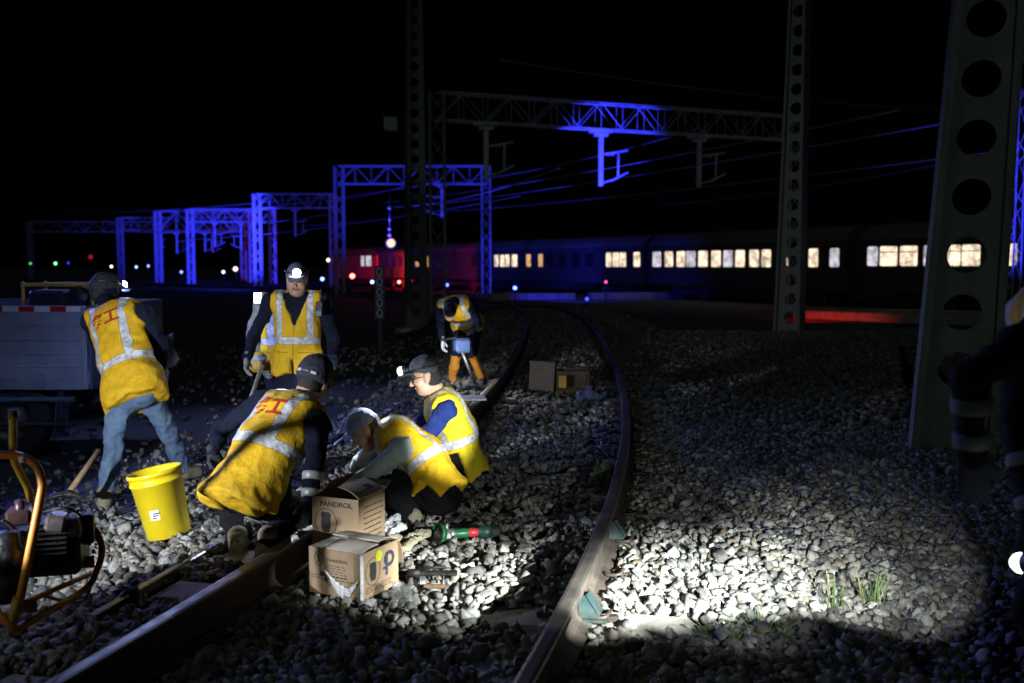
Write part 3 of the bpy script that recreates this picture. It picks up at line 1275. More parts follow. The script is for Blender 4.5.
    # ---- vest
    if vest is not None:
        zhem = -vest_len
        ztop = Lt

        def tl(p):
            q = p - pel
            return np.stack([q @ e1, q @ e2, q @ e3], -1)

        vt = [Prim(p.a, p.b, p.ra, p.rb, 0, p.ax, p.sc, p.k) for p in torso]
        vt.append(Prim(pel - e3 * (vest_len + 0.06), pel + e3 * 0.05, 0.17 * g + hem_grow, 0.16 * g, 0, e2, 1.25, 0.05))
        if sit is None:
            vt.append(Prim(pel - e1 * 0.05, pel + e1 * 0.05, 0.145 * g, 0.145 * g, 0, e2, 1.1, 0.05))
        else:
            for h, k_ in ((hl, "knL"), (hr, "knR")):
                vt.append(Prim(h, h + (np.asarray(J[k_], float) - h) * 0.25, 0.10, 0.095, 0, None, 1, 0.05))
        vt += [Prim(nec - e3 * 0.035, nec + (sl - nec) * 0.86, 0.072, 0.066, 0, None, 1, 0.05), Prim(nec - e3 * 0.035, nec + (sr - nec) * 0.86, 0.072, 0.066, 0, None, 1, 0.05)]

        def cut(gp, val):
            q = tl(gp)
            x, y, z = q[..., 0], q[..., 1], q[..., 2]
            wob = 0.012 * np.sin(x * 21 + y * 17)
            val = np.maximum(val, (zhem + wob) - z)
            # neck opening
            dn = gp - (nec + e3 * 0.05 + e2 * 0.03)
            val = np.maximum(val, 0.088 - np.sqrt((dn * dn).sum(-1)))
            # arm openings
            xl = 0.17 + 0.05 * sstep(ztop - 0.1, ztop - 0.3, z) + 0.05 * sstep(0.2, 0.0, z)
            val = np.maximum(val, np.abs(x) - xl - 0.03)
            if vneck:
                w = (z - (ztop - 0.24)) * 0.42
                val = np.maximum(val, np.where((y > 0.0) & (z > ztop - 0.26), w - np.abs(x), -1.0))
            if sit is not None:
                val = np.maximum(val, np.where((y > 0.02) & (z < sit), np.minimum(y - 0.02, sit - z), -1.0))
            # a long slit where the front meets, and a hollow under the hem
            if vneck:
                val = np.maximum(val, np.where((y > 0.05) & (z < 0.1), (0.1 - z) * 0.05 - np.abs(x + 0.01), -1.0))
            return val

        vv_, vF, vm = sdf(vt, 0.0115, 2, cut=cut, wr=0.0105, wscale=7, grow=0.024, fold0=0.35)
        quads_obj("vest", vv_, vF, np.zeros(len(vF), int), [vest], root, base, tl(vv_))
        vo = COL.objects[-1] if False else [o for o in root.children if o.name.startswith("vest")][0]
        if letters:
            bvh = BVHTree.FromPolygons([tuple(q) for q in vv_], vF.tolist())
            m = MB(base)
            for ch, cx in (("\u52a1", -0.056), ("\u5de5", 0.056)):
                tv, tf = fine_text(ch, 0.118)
                if len(tv) == 0:
                    continue
                rows = []
                for w in tv:
                    pt = pel + e1 * -(cx + w[0]) + e3 * (Lt - 0.105 + w[1]) - e2 * 0.6
                    hit = bvh.ray_cast(Vector(pt), Vector(e2))
                    rows.append(None if hit[0] is None else np.array(hit[0]) - e2 * 0.005)
                for q in tf:
                    r_ = [rows[w] for w in q]
                    if any(w is None for w in r_):
                        continue
                    m.add(r_, [list(range(len(r_)))])
            m.build("lettering", [red_ink], vo)
    # ---- cap
    if cap is not None:
        cp = [Prim(hp(0, -0.014, 0.04), hp(0, 0.014, 0.04), 0.096 + capgrow, 0.092 + capgrow, 0, rt, 1.08, 0.02),
              Prim(hp(0, -0.01, 0.085), hp(0, 0.02, 0.085), 0.062 + capgrow, 0.055 + capgrow, 0, None, 1, 0.04)]
        bl = [Prim(hp(-0.035, 0.085, 0.052), hp(0.035, 0.085, 0.052), 0.05, 0.05, 1, up, 6.0, 0.004),
              Prim(hp(-0.025, 0.085 + bill, 0.044), hp(0.025, 0.085 + bill, 0.044), 0.042, 0.042, 1, up, 6.0, 0.01)]

        def ccut(gp, val):
            q = gp - hd
            z = q @ up
            y = q @ fw
            return np.maximum(val, np.where(y < 0.075, (0.028 - 2.2 * capgrow + 0.02 * sstep(-0.02, 0.06, y)) - z, -1.0))
        cv, cF, cm = sdf(cp + bl, 0.0055, 1, cut=ccut, wr=0.002, wscale=25)
        co = quads_obj("cap", cv, cF, cm, [cap, cap], root, base)
        if capmark:
            m = MB(base)
            for a in (-0.42, 0.42):
                c_, s_ = math.cos(a), math.sin(a)
                q = hp((0.094 + capgrow) * s_, -0.014 - (0.1 + capgrow) * c_, 0.03)
                nn = unit(rt * s_ - fw * c_)
                m.box(q, (0.034, 0.006, 0.016), np.stack([np.cross(nn, up), nn, up], 1), bev=0.002)
            for a in (-0.13, -0.04, 0.05, 0.13):
                c_, s_ = math.cos(a), math.sin(a)
                q = hp((0.094 + capgrow) * s_, -0.014 - (0.1 + capgrow) * c_, 0.03)
                nn = unit(rt * s_ - fw * c_)
                m.box(q, (0.006, 0.006, 0.004), np.stack([np.cross(nn, up), nn, up], 1))
            m.build("reflective_mark", [reflm], co)
    # ---- headlamp
    if lamp is not None:
        lx, ly, lz = lamp
        c_ = hp(lx, ly, lz)
        m = MB(base)
        m.lathe(c_ - fw * 0.03, fw, [(0, 0.0), (0, 0.02), (0.015, 0.03), (0.034, 0.034), (0.036, 0.0)], 16)
        m.box(hp(lx, ly - 0.03, lz - 0.005), (0.045, 0.022, 0.035), H, bev=0.006)
        n_ = 28
        band = []
        for q in range(n_ + 1):
            a = 2 * PI * q / n_
            band.append(hp(0.095 * math.sin(a), 0.108 * math.cos(a) - 0.002, lz - 0.005))
        m.tube(band, 0.006, 6, cap=False)
        ho = m.build("headlamp", [plastic_dark], root)
        m = MB(base)
        m.lathe(c_ + fw * 0.0065, fw, [(0, 0.0), (0, 0.032), (0.014, 0.031), (0.028, 0.022), (0.034, 0.0)], 16)
        m.build("lens", [lamp_mat], ho)
    # ---- gloves and boots
    for nm in ("L", "R"):
        e, w = np.asarray(J["el" + nm], float), np.asarray(J["wr" + nm], float)
        d = unit(w - e) if J.get("hand" + nm) is None else unit(J["hand" + nm])
        pn = (e1 * (-1 if nm == "L" else 1)) if palm is None else np.asarray(palm, float)
        hv, hF, hm = hand_mesh(w, d, pn, curl=hand_curl, left=(nm == "L"))
        gm = glove if glove is not None else skin
        quads_obj("glove" if glove is not None else "hand", hv, hF, hm, [gm], root, base)
        a = np.asarray(J["an" + nm], float)
        td = unit(np.asarray(J["toe" + nm], float))
        s_ = unit(np.cross(td, [0, 0, 1]))
        dz = np.array([0, 0, -1.0])
        pr = [Prim(a + dz * -0.03, a + dz * 0.03, 0.056, 0.05, 0, None, 1, 0.03),
              Prim(a - td * 0.045 + dz * 0.05, a + td * 0.12 + dz * 0.058, 0.042, 0.042, 0, None, 1, 0.03),
              Prim(a + td * 0.05 + dz * 0.03, a + td * 0.13 + dz * 0.05, 0.045, 0.04, 0, None, 1, 0.03)]

        def bcut(gp, val, a=a):
            return np.maximum(val, (a[2] - 0.088) - gp[..., 2])
        bv, bF, bm = sdf(pr, 0.009, 1, cut=bcut)
        quads_obj("boot", bv, bF, bm, [boots], root, base)
    return root


def V3(*a):
    return np.array(a, float)


# ---- worker bending by the truck, back to us, jeans
p_left = person("worker in yellow vest and blue jeans bending beside the truck, lit headlamp turned away",
       dict(pelvis=W(134, 388, 7.05), neck=W(116, 312, 7.3), head=W(105, 293, 7.48), face=V3(0.8, 0.52, -0.12), up=V3(-0.1, 0.25, 1),
            shL=W(90, 322, 7.35), shR=W(146, 314, 7.2), elL=W(100, 348, 7.66), wrL=W(118, 364, 7.8), elR=W(160, 344, 7.3), wrR=W(163, 366, 7.55), handR=V3(0.1, 0.5, -0.7),
            hipL=W(121, 396, 7.05), hipR=W(148, 394, 7.15), knL=W(113, 450, 7.0), anL=W(105, 497, 6.85), knR=W(169, 432, 7.3), anR=W(183, 468, 7.5),
            toeL=V3(-0.25, 0.9, 0), toeR=V3(0.5, 0.8, 0)),
       top=navy, legs=denim, vest=V_YEL, cap=capm, glove=white_glove, boots=bootm, lamp=(0.0, 0.115, 0.075), letters=True, face_shade=navy, girth=1.12, capgrow=0.008, hunch=0.02, vest_len=0.12, hem_grow=0.035)  # skin and lips coloured navy to stand in for shade on his face

# ---- worker standing behind the standing one, mostly hidden
p_hid = person("worker mostly hidden behind the standing one, a bright chest lamp at his shoulder",
       dict(pelvis=W(284, 360, 8.75), neck=W(284, 304, 8.75), head=W(297, 288, 8.75), face=V3(0.3, -1, -0.4), up=V3(0, 0, 1),
            shL=W(300, 306, 8.8), shR=W(262, 303, 8.7), elL=W(304, 340, 8.8), wrL=W(300, 366, 8.7), elR=W(252, 335, 8.8), wrR=W(262, 364, 8.6),
            knL=W(290, 405, 8.7), anL=W(292, 452, 8.8), knR=W(276, 405, 8.7), anR=W(274, 452, 8.8), toeL=V3(0, -1, 0), toeR=V3(-0.2, -1, 0)),
       top=khaki, legs=navy, vest=V_ORA, cap=capm, glove=grey_glove, letters=False, face=False, res=0.014)

# ---- standing worker, facing us
p_stand = person("standing worker facing us in orange-yellow vest with radio, bright headlamp on forehead",
       dict(pelvis=W(297, 361, 8.2), neck=W(298, 298, 8.23), head=W(297, 281, 8.17), face=V3(0.04, -1, -0.12), up=V3(0.03, 0.02, 1),
            shL=W(323, 302, 8.2), shR=W(271, 301, 8.2), elL=W(334, 340, 8.25), wrL=W(332, 366, 8.1), elR=W(254, 336, 8.25), wrR=W(247, 357, 8.1), handR=V3(-0.05, -0.2, -1), handL=V3(-0.05, -0.2, -1),
            knL=W(307, 412, 8.15), anL=W(310, 461, 8.2), knR=W(285, 412, 8.15), anR=W(282, 461, 8.2), toeL=V3(0.2, -1, 0), toeR=V3(-0.2, -1, 0)),
       top=navy, legs=navy, vest=V_ORA, cap=cap_grey, glove=grey_glove, lamp=(-0.02, 0.12, 0.085), vneck=True, vest_len=0.11, girth=1.0, hem_grow=0.02, bill=0.02)

# ---- crouching worker, back to us
p_crouch = person("crouching worker seen from behind, dark cap with two reflective marks, dirty yellow vest",
       dict(pelvis=W(255, 482, 5.25), neck=W(296, 407, 5.5), head=W(313, 382, 5.6), face=V3(0.22, 0.95, -0.42), up=V3(0.28, 0.3, 0.9),
            shL=W(263, 404, 5.68), shR=W(318, 424, 5.33), elL=W(222, 428, 5.75), wrL=W(213, 452, 5.6), elR=W(314, 466, 5.22), wrR=W(310, 500, 5.15),
            handL=V3(0.3, -0.1, -0.7), hipL=W(238, 492, 5.3), hipR=W(268, 502, 5.2), knL=W(226, 500, 5.75), anL=W(238, 541, 5.36), knR=W(300, 505, 5.6), anR=W(268, 541, 5.3),
            toeL=V3(-0.1, 0.9, 0), toeR=V3(0.5, 0.8, 0)),
       top=navy, legs=black_cloth, vest=V_YEL, cap=capm, glove=dark_glove, boots=bootm, letters=True, hunch=0.03, vest_len=0.17, cuffs=(0.3, 0.8), capmark=True, capgrow=0.014, sit=0.16, cuffL=False, girth=1.2, hem_grow=0.07, face=True)

# ---- squatting worker with pale cap
p_squat = person("squatting worker with bowed head, pale blue cap, grey sleeves and orange-yellow vest",
       dict(pelvis=W(438, 490, 6.02), neck=W(391, 431, 6.18), head=W(366, 431, 6.2), face=V3(-0.8, -0.16, -0.55), up=V3(-0.5, 0, 0.8),
            shL=W(403, 449, 5.93), shR=W(390, 432, 6.36), elL=W(364, 478, 5.78), wrL=W(371, 508, 5.85), elR=W(358, 466, 6.35), wrR=W(362, 500, 6.25), handL=V3(0.3, 0.1, -1), handR=V3(0.1, 0, -1),
            hipL=W(440, 497, 5.94), hipR=W(440, 495, 6.12), knL=W(388, 481, 5.93), anL=W(413, 522, 5.9), knR=W(384, 485, 6.25), anR=W(410, 518, 6.15),
            toeL=V3(-1, -0.15, 0), toeR=V3(-1, 0.1, 0)),
       top=sage, legs=black_cloth, vest=V_ORA, cap=cap_blue, glove=grey_glove, boots=bootm, letters=True, hunch=0.045, vest_len=0.08, sit=0.03, bill=0.085, girth=1.08, forearm=khaki, hem_grow=0.02)

# ---- kneeling worker with headlamp
p_kneel = person("kneeling worker in profile with glasses, navy cap and lemon vest, behind the bowed one",
       dict(pelvis=W(462, 462, 6.75), neck=W(441, 396, 6.72), head=W(426, 377, 6.66), face=V3(-1, -0.12, -0.22), up=V3(-0.2, 0, 1),
            shL=W(446, 410, 6.53), shR=W(436, 404, 6.95), elL=W(424, 440, 6.46), wrL=W(400, 456, 6.4), elR=W(410, 440, 6.85), wrR=W(395, 458, 6.7),
            hipL=W(462, 470, 6.66), hipR=W(462, 470, 6.84), knL=W(418, 462, 6.58), anL=W(450, 500, 6.6), knR=W(416, 486, 6.9), anR=W(462, 498, 6.9), toeL=V3(-1, -0.1, 0), toeR=V3(-1, 0.1, 0)),
       top=blue_cloth, legs=black_cloth, vest=V_LEM, cap=mat("slate_cap", (0.05, 0.055, 0.075), 0.85, vary=0.3, scale=60, bump=0.3, bscale=250), glove=grey_glove, boots=boot_dark, lamp=(0.0, 0.14, 0.075), letters=False, hunch=0.03, vest_len=0.09, sit=0.12, lamp_mat=lamp_soft, hem_grow=0.03)
# his glasses
_h = np.array(W(426, 377, 6.66))
_H = frame(V3(-1, -0.12, -0.22), V3(-0.2, 0, 1))
_b = np.array(p_kneel.location)
m = MB(_b)
for sd in (-1, 1):
    m.tube([_h + _H @ np.array([sd * 0.034 + 0.024 * math.cos(a), 0.098, 0.004 + 0.018 * math.sin(a)]) for a in np.linspace(0, 2 * PI, 15)], 0.0022, 5, cap=False)
    m.tube([_h + _H @ np.array([sd * 0.058, 0.098, 0.008]), _h + _H @ np.array([sd * 0.08, 0.05, 0.012]), _h + _H @ np.array([sd * 0.082, -0.01, 0.008])], 0.002, 5)
m.tube([_h + _H @ np.array([-0.011, 0.1, 0.008]), _h + _H @ np.array([0.011, 0.1, 0.008])], 0.002, 5)
m.build("glasses", [plastic_dark], p_kneel)

# ---- far worker bending over the rail
p_far = person("distant worker bending over a machine on the left rail, orange leggings",
       dict(pelvis=W(468, 324, 13.25), neck=W(454, 302, 12.85), head=W(450, 312, 12.62), face=V3(-0.1, -0.5, -0.85), up=V3(0, -0.8, -0.1),
            shL=W(470, 304, 12.85), shR=W(441, 306, 12.9), elL=W(478, 324, 12.7), wrL=W(467, 338, 12.5), elR=W(440, 326, 12.7), wrR=W(443, 340, 12.45),
            hipL=W(475, 326, 13.25), hipR=W(462, 326, 13.25), knL=W(472, 354, 13.05), anL=W(482, 378, 13.2), knR=W(456, 354, 13.0), anR=W(452, 383, 13.05), toeL=V3(0.3, -1, 0), toeR=V3(-0.2, -1, 0), handR=V3(0, -0.1, -1), handL=V3(-0.4, -0.2, -0.8)),
       top=navy, legs=navy, shin=orange_cloth, vest=V_ORA, cap=None, glove=grey_glove, hunch=0.03, vest_len=0.05, res=0.015, face=False)

# ---- near worker at the right edge, in the dark
p_right = person("shadowy near worker leaning in at the right edge, reflective sleeve bands",
       dict(pelvis=V3(1.76, 2.98, 0.93), neck=V3(1.66, 2.98, 1.47), head=V3(1.80, 2.95, 1.64), face=V3(-1, 0.2, -0.3), up=V3(-0.15, 0, 1),
            shL=V3(1.54, 2.80, 1.385), shR=V3(1.66, 3.18, 1.39), elL=W(972, 378, 2.72), wrL=W(972, 455, 2.74), elR=W(1020, 430, 3.15), wrR=W(1036, 525, 3.0), handL=V3(0.1, 0, -1), handR=V3(-0.2, 0.0, -1),
            hipL=V3(1.75, 2.89, 0.92), hipR=V3(1.77, 3.07, 0.92), knL=V3(1.60, 2.98, 0.5), anL=V3(1.76, 2.96, 0.1), knR=V3(1.82, 3.15, 0.46), anR=V3(1.98, 3.2, 0.1), toeL=V3(-1, -0.1, 0), toeR=V3(-1, 0.1, 0)),
       top=black_cloth, legs=black_cloth, vest=V_YEL, cap=capm, glove=dark_glove, cuffs=(0.35, 0.8), cuffm=mat("shaded_tape", (0.13, 0.14, 0.14), 0.7, vary=0.4, scale=30), hunch=0.03, vest_len=0.1, res=0.012)  # cuff tape darkened in colour for the dark he stands in
# ------------------------------------------------------------------ things on the ground
card = mat("cardboard", (0.36, 0.245, 0.15), 0.85, vary=0.12, scale=14, bump=0.15, bscale=40, dirt=(0.24, 0.16, 0.1), dirt_amt=0.4)
card_in = mat("cardboard_inside", (0.62, 0.56, 0.48), 0.85, vary=0.12, scale=14, dirt=(0.4, 0.32, 0.24), dirt_amt=0.4)
ink = mat("dark_print", (0.03, 0.028, 0.03), 0.8, vary=0.2)
ink_blue = mat("blue_print", (0.03, 0.035, 0.07), 0.8, vary=0.2)
white_film = mat("white_film", (0.62, 0.62, 0.66), 0.45, vary=0.2, scale=30, bump=0.6, bscale=40)
yel_label = mat("yellow_label", (0.55, 0.58, 0.03), 0.6, vary=0.1)
grey_steel = mat("grey_steel", (0.2, 0.2, 0.21), 0.45, metal=0.7, vary=0.3, scale=30)
black_iron = mat("black_iron", (0.025, 0.024, 0.024), 0.5, metal=0.5, vary=0.4, scale=30, bump=0.2)
rust = mat("rusty_iron", (0.16, 0.09, 0.05), 0.8, metal=0.2, vary=0.4, scale=30)


def on_face(m, verts, faces, o, ux, uy, nn, h=0.0015, mi=0):
    """lay flat lettering on a face: o origin, ux/uy axes, raised by h"""
    k = [o + ux * a[0] + uy * a[1] + nn * h for a in verts]
    m.add(k, faces, mi)


def strokes(m, o, ux, uy, nn, rects, h=0.0015, mi=0):
    for (x, y, w, hh) in rects:
        m.add([o + ux * a + uy * b + nn * h for a, b in ((x, y), (x + w, y), (x + w, y + hh), (x, y + hh))], [[0, 1, 2, 3]], mi)


def ring(m, o, ux, uy, nn, cx, cy, rx, ry, w, h=0.0015, seg=36, mi=0):
    v = []
    for i in range(seg):
        a = 2 * PI * i / seg
        v.append(o + ux * (cx + rx * math.cos(a)) + uy * (cy + ry * math.sin(a)) + nn * h)
        v.append(o + ux * (cx + (rx - w) * math.cos(a)) + uy * (cy + (ry - w) * math.sin(a)) + nn * h)
    m.add(v, [[2 * i, 2 * ((i + 1) % seg), 2 * ((i + 1) % seg) + 1, 2 * i + 1] for i in range(seg)], mi)


def disc(m, o, ux, uy, nn, cx, cy, r, h=0.0015, seg=28, mi=0):
    m.add([o + ux * (cx + r * math.cos(2 * PI * i / seg)) + uy * (cy + r * math.sin(2 * PI * i / seg)) + nn * h for i in range(seg)], [list(range(seg))], mi)


PAD = [(-0.26, 0.5), (0.2, 0.5), (0.26, 0.44), (0.36, 0.44), (0.33, 0.2), (0.36, -0.1), (0.24, -0.5), (-0.2, -0.5), (-0.34, -0.1), (-0.3, 0.2), (-0.36, 0.4)]


def carton(name_label, corner, ang, wl, wr, h, tilt=0.0):
    """corner: nearest upright edge on the ground. wl runs along the left face, wr along the right face"""
    t = thing("cardboard_box", name_label, "box", corner, 0)
    ul = np.array([-math.cos(ang), math.sin(ang), 0])  # along the left face, going left and away
    ur = np.array([math.sin(ang), math.cos(ang), 0])   # along the right face, going right and away
    up = np.array([0, 0, 1.0])
    th = 0.005
    m = MB()
    o = np.zeros(3)

    def wall(a, u, L):
        nrm = unit(np.cross(u, up))
        R = np.stack([u, nrm, up], 1)
        m.box(a + u * L / 2 + up * h / 2, (L, th, h), R)
    ins = th / 2
    wall(o + ur * ins, ul, wl)
    wall(o + ur * (wr - ins), ul, wl)
    wall(o + ul * ins + ur * th, ur, wr - 2 * th)
    wall(o + ul * (wl - ins) + ur * th, ur, wr - 2 * th)
    m.box(ul * wl / 2 + ur * wr / 2 + up * 0.006, (wl - 2 * th - 0.002, wr - 2 * th - 0.002, th), np.stack([ul, ur, up], 1))
    body = m.build("carton_wall", [card], t)
    return t, ul, ur, up


def flap(t, a, u, L, dirn, w, name="flap", m2=None, m1=None):
    """a flap hinged along a + u*L, opening towards dirn"""
    d = unit(dirn)
    n_ = unit(np.cross(u, d))
    m = MB()
    n0 = 6
    v = []
    for i in range(n0 + 1):
        f_ = i / n0
        bendz = 0.012 * math.sin(f_ * PI)
        for sg in (0, 1):
            v.append(a + d * w * f_ + n_ * (bendz + 0.004 * sg))
            v.append(a + u * L + d * w * f_ + n_ * (bendz * 0.4 + 0.004 * sg))
    fs, ms = [], []
    for i in range(n0):
        k = 4 * i
        fs += [[k, k + 1, k + 5, k + 4], [k + 2, k + 6, k + 7, k + 3], [k, k + 4, k + 6, k + 2], [k + 1, k + 3, k + 7, k + 5]]
        ms += [0, 1, 0, 0]
    fs += [[0, 2, 3, 1], [4 * n0, 4 * n0 + 1, 4 * n0 + 3, 4 * n0 + 2]]
    ms += [0, 0]
    o = mesh_obj(name, v, fs, [m1 or card, m2 or card_in], t, False, ms)
    return o


# lower box ---------------------------------------------------------------
c0 = P(362, 609, 0.0)
c0[2] = 0.035
t, ul, ur, up = carton("lower cardboard box with dark print, torn white film and a yellow dot, in front", c0, math.radians(28), 0.30, 0.29, 0.215)
nl, nr = unit(np.cross(ul, up)) * -1, unit(np.cross(ur, up))
if nl[1] > 0:
    nl = -nl
if nr[1] > 0:
    nr = -nr
# left face: origin at its lower left as seen
o = ul * 0.30
uxl = -ul
m = MB()
tv, tf = text_mesh("PANDROL", 0.026)
on_face(m, tv * np.array([1.25, 1, 1]), tf, o, uxl, up, nl, mi=0) if False else None


def put_text(m, txt, size, o, ux, uy, nn, cx, cy, sx=1.0):
    v, f = text_mesh(txt, size)
    if len(v):
        on_face(m, v[:, :2] * np.array([sx, 1]) + np.array([cx, cy]), f, o, ux, uy, nn)


put_text(m, "P A N D R O L", 0.019, o, uxl, up, nl, 0.165, 0.165)
ring(m, o, uxl, up, nl, 0.058, 0.165, 0.027, 0.033, 0.003)
put_text(m, "S", 0.05, o, uxl, up, nl, 0.058, 0.165)
rr_ = random.Random(4)
for i in range(5):
    y = 0.138 - i * 0.012
    x = 0.105
    while x < 0.205:
        w = rr_.uniform(0.008, 0.022)
        strokes(m, o, uxl, up, nl, [(x, y, w, 0.0035)])
        x += w + rr_.uniform(0.004, 0.012)
for y, e in ((0.086, 0.22), (0.074, 0.25)):
    x = 0.018
    while x < e:
        w = rr_.uniform(0.006, 0.02)
        strokes(m, o, uxl, up, nl, [(x, y, w, 0.004)])
        x += w + rr_.uniform(0.003, 0.007)
o2 = np.zeros(3)
uxr = ur
ring(m, o2, uxr, up, nr, 0.085, 0.115, 0.058, 0.064, 0.003)
m.add([o2 + uxr * (0.085 + a * 0.075) + up * (0.115 + b * 0.085) + nr * 0.0015 for a, b in PAD], [list(range(len(PAD)))[::-1]])
# the big blue initial with its bar
strokes(m, o2, uxr, up, nr, [(0.185, 0.07, 0.018, 0.11), (0.165, 0.1, 0.02, 0.014)], mi=1)
ring(m, o2, uxr, up, nr, 0.213, 0.145, 0.042, 0.038, 0.018, mi=1, h=0.0028)
for y in (0.045, 0.034, 0.023):
    x = 0.03
    while x < 0.23:
        w = rr_.uniform(0.006, 0.02)
        strokes(m, o2, uxr, up, nr, [(x, y, w, 0.004)])
        x += w + rr_.uniform(0.003, 0.007)
wall_o = [q for q in t.children if q.name.startswith("carton_wall")][0]
m.build("lettering", [ink, ink_blue], wall_o)
m = MB()
disc(m, o2, uxr, up, nr, 0.13, 0.178, 0.026, h=0.003)
m.build("round_label", [yel_label], wall_o)
# torn film hanging on the left face
m = MB()
n_ = 22
v = []
for i in range(n_ + 1):
    s_ = i / n_
    x = 0.10 + 0.185 * s_
    yc = 0.115 - 0.085 * math.sin(min(1, s_ * 1.35) * PI * 0.55) + (0.06 * max(0, s_ - 0.7) / 0.3)
    w = 0.004 + 0.033 * math.sin(s_ * PI) ** 1.3 + 0.004 * math.sin(i * 2.3)
    for sg in (-1, 0, 1):
        v.append(o + uxl * x + up * (yc + sg * w * (1 if sg < 0 else 0.6)) + nl * (0.006 + 0.004 * (sg == 0) + 0.003 * math.sin(i * 1.9 + sg)))
fs = []
for i in range(n_):
    for k_ in (0, 1):
        a = 3 * i + k_
        fs.append([a, a + 3, a + 4, a + 1])
m.add(v, fs, smooth=True)
m.build("torn_film", [white_film], wall_o)
# strip of clear tape down the near corner
m = MB()
m.box(nl * 0.002 + nr * 0.002 + up * 0.11, (0.014, 0.014, 0.205), np.stack([unit(nl + nr), unit(ul - ur), up], 1))
m.build("tape", [white_film], wall_o)
flap(t, ul * 0.20 + up * 0.217, -ul, 0.20, ur * 0.9 + up * 0.08, 0.13, m1=card_in)
flap(t, ul * 0.297 + up * 0.217 + ur * 0.01, ur, 0.27, -ul * 0.9 + up * 0.05, 0.09, m1=card_in)
flap(t, ur * 0.288 + ul * 0.01 + up * 0.217, ul, 0.27, -ur * 0.95 + up * 0.12, 0.14, m1=card_in)
flap(t, ur * 0.288 + up * 0.214, ul * -1, -0.26, ur * 0.3 - up * 0.9, 0.13)

# upper box: taller, set behind the lower one ------------------------------
c1 = W(359, 556, 4.98)
c1[2] = 0.03
h1 = 0.335
t, ul, ur, up = carton("taller cardboard box standing behind the printed one, top flaps open", c1, math.radians(22), 0.275, 0.27, h1)
nl, nr = unit(np.cross(ul, up)), unit(np.cross(ur, up))
nl = nl if nl[1] < 0 else -nl
nr = nr if nr[1] < 0 else -nr
o, uxl = ul * 0.275, -ul
m = MB()
put_text(m, "PANDROL", 0.036, o, uxl, up, nl, 0.143, 0.30, 1.15)
ring(m, o, uxl, up, nl, 0.082, 0.205, 0.066, 0.072, 0.003)
m.add([o + uxl * (0.082 + a * 0.085) + up * (0.205 + b * 0.105) + nl * 0.0015 for a, b in PAD], [list(range(len(PAD)))[::-1]])
for y in (0.115, 0.1):
    x = 0.01
    while x < 0.25:
        w = rr_.uniform(0.006, 0.02)
        strokes(m, o, uxl, up, nl, [(x, y, w, 0.004)])
        x += w + rr_.uniform(0.003, 0.007)
for i in range(7):
    y = 0.28 - 0.028 * i
    x = 0.05
    while x < 0.22:
        w = rr_.uniform(0.01, 0.03)
        strokes(m, np.zeros(3), ur, up, nr, [(x, y, w, 0.006)])
        x += w + rr_.uniform(0.003, 0.007)
wall_o = [q for q in t.children if q.name.startswith("carton_wall")][0]
m.build("lettering", [ink, ink_blue], wall_o)
# flaps: left one stands up and leans in, right one falls open and shows its pale inside
flap(t, ul * 0.27 + up * (h1 + 0.002), ur, 0.26, -ul * 0.75 + up * 0.62, 0.13, m2=card)
fo = flap(t, up * (h1 + 0.002) + ur * 0.005, ur, 0.26, ul * 0.85 + up * 0.35, 0.135)
flap(t, ur * 0.268 + ul * 0.01 + up * (h1 + 0.002), ul, 0.25, ur * 0.9 + up * 0.28, 0.1)
m = MB()
d_ = unit(ul * 0.85 + up * 0.35)
n2 = unit(np.cross(ur, d_))
n2 = n2 if n2[2] > 0 else -n2
q = up * (h1 + 0.002) + ur * 0.16 + d_ * 0.05 + n2 * 0.019
m.box(q, (0.055, 0.035, 0.003), np.stack([ur, d_, n2], 1))
m.build("dark_label", [ink], fo)

# a crumpled clear bag beside the boxes
clear = mat("grey_film", (0.30, 0.31, 0.31), 0.12, vary=0.5, scale=20, bump=0.8, bscale=30, alpha=0.32)
pr = [Prim(P(400, 604, 0.02), P(402, 592, 0.08), 0.045, 0.035, 0, None, 1, 0.03), Prim(P(404, 600, 0.02), P(412, 594, 0.02), 0.04, 0.03, 0, None, 1, 0.03)]
v, F, mi = sdf(pr, 0.009, 0, wr=0.022, wscale=22)
bo = quads_obj("plastic_bag", v, F, mi, [clear], None, V3(0, 0, 0))
bo.data.polygons.foreach_set("use_smooth", np.zeros(len(bo.data.polygons), bool))
tag(bo, "crumpled clear plastic bag pressed against the right side of the lower cardboard box", "plastic bag")

# bucket -----------------------------------------------------------------
byel = mat("bucket_plastic", (0.75, 0.56, 0.012), 0.38, vary=0.06, scale=9, dirt=(0.45, 0.3, 0.03), dirt_amt=0.35)
paper = mat("paper_label", (0.6, 0.58, 0.64), 0.7, vary=0.2, scale=40)
bb = W(169, 520, 5.75)
bb[2] = float(gz(bb[0], bb[1])) + 0.035
bt = thing("bucket", "yellow plastic bucket tilted in the gravel behind the crouching worker", "bucket", bb)
ax = unit(V3(-0.20, -0.02, 1))
m = MB()
prof = [(0.0, 0.0), (0.0, 0.118), (0.006, 0.124), (0.32, 0.146), (0.322, 0.153), (0.335, 0.153), (0.337, 0.148), (0.368, 0.150), (0.37, 0.158), (0.39, 0.158), (0.394, 0.153), (0.388, 0.146), (0.02, 0.118), (0.016, 0.0)]
m.lathe((0, 0, 0), ax, prof, 48)
m.build("pail", [byel], bt)
H_ = frame(V3(-0.25, -1, 0), ax)
m = MB()
R_ = H_
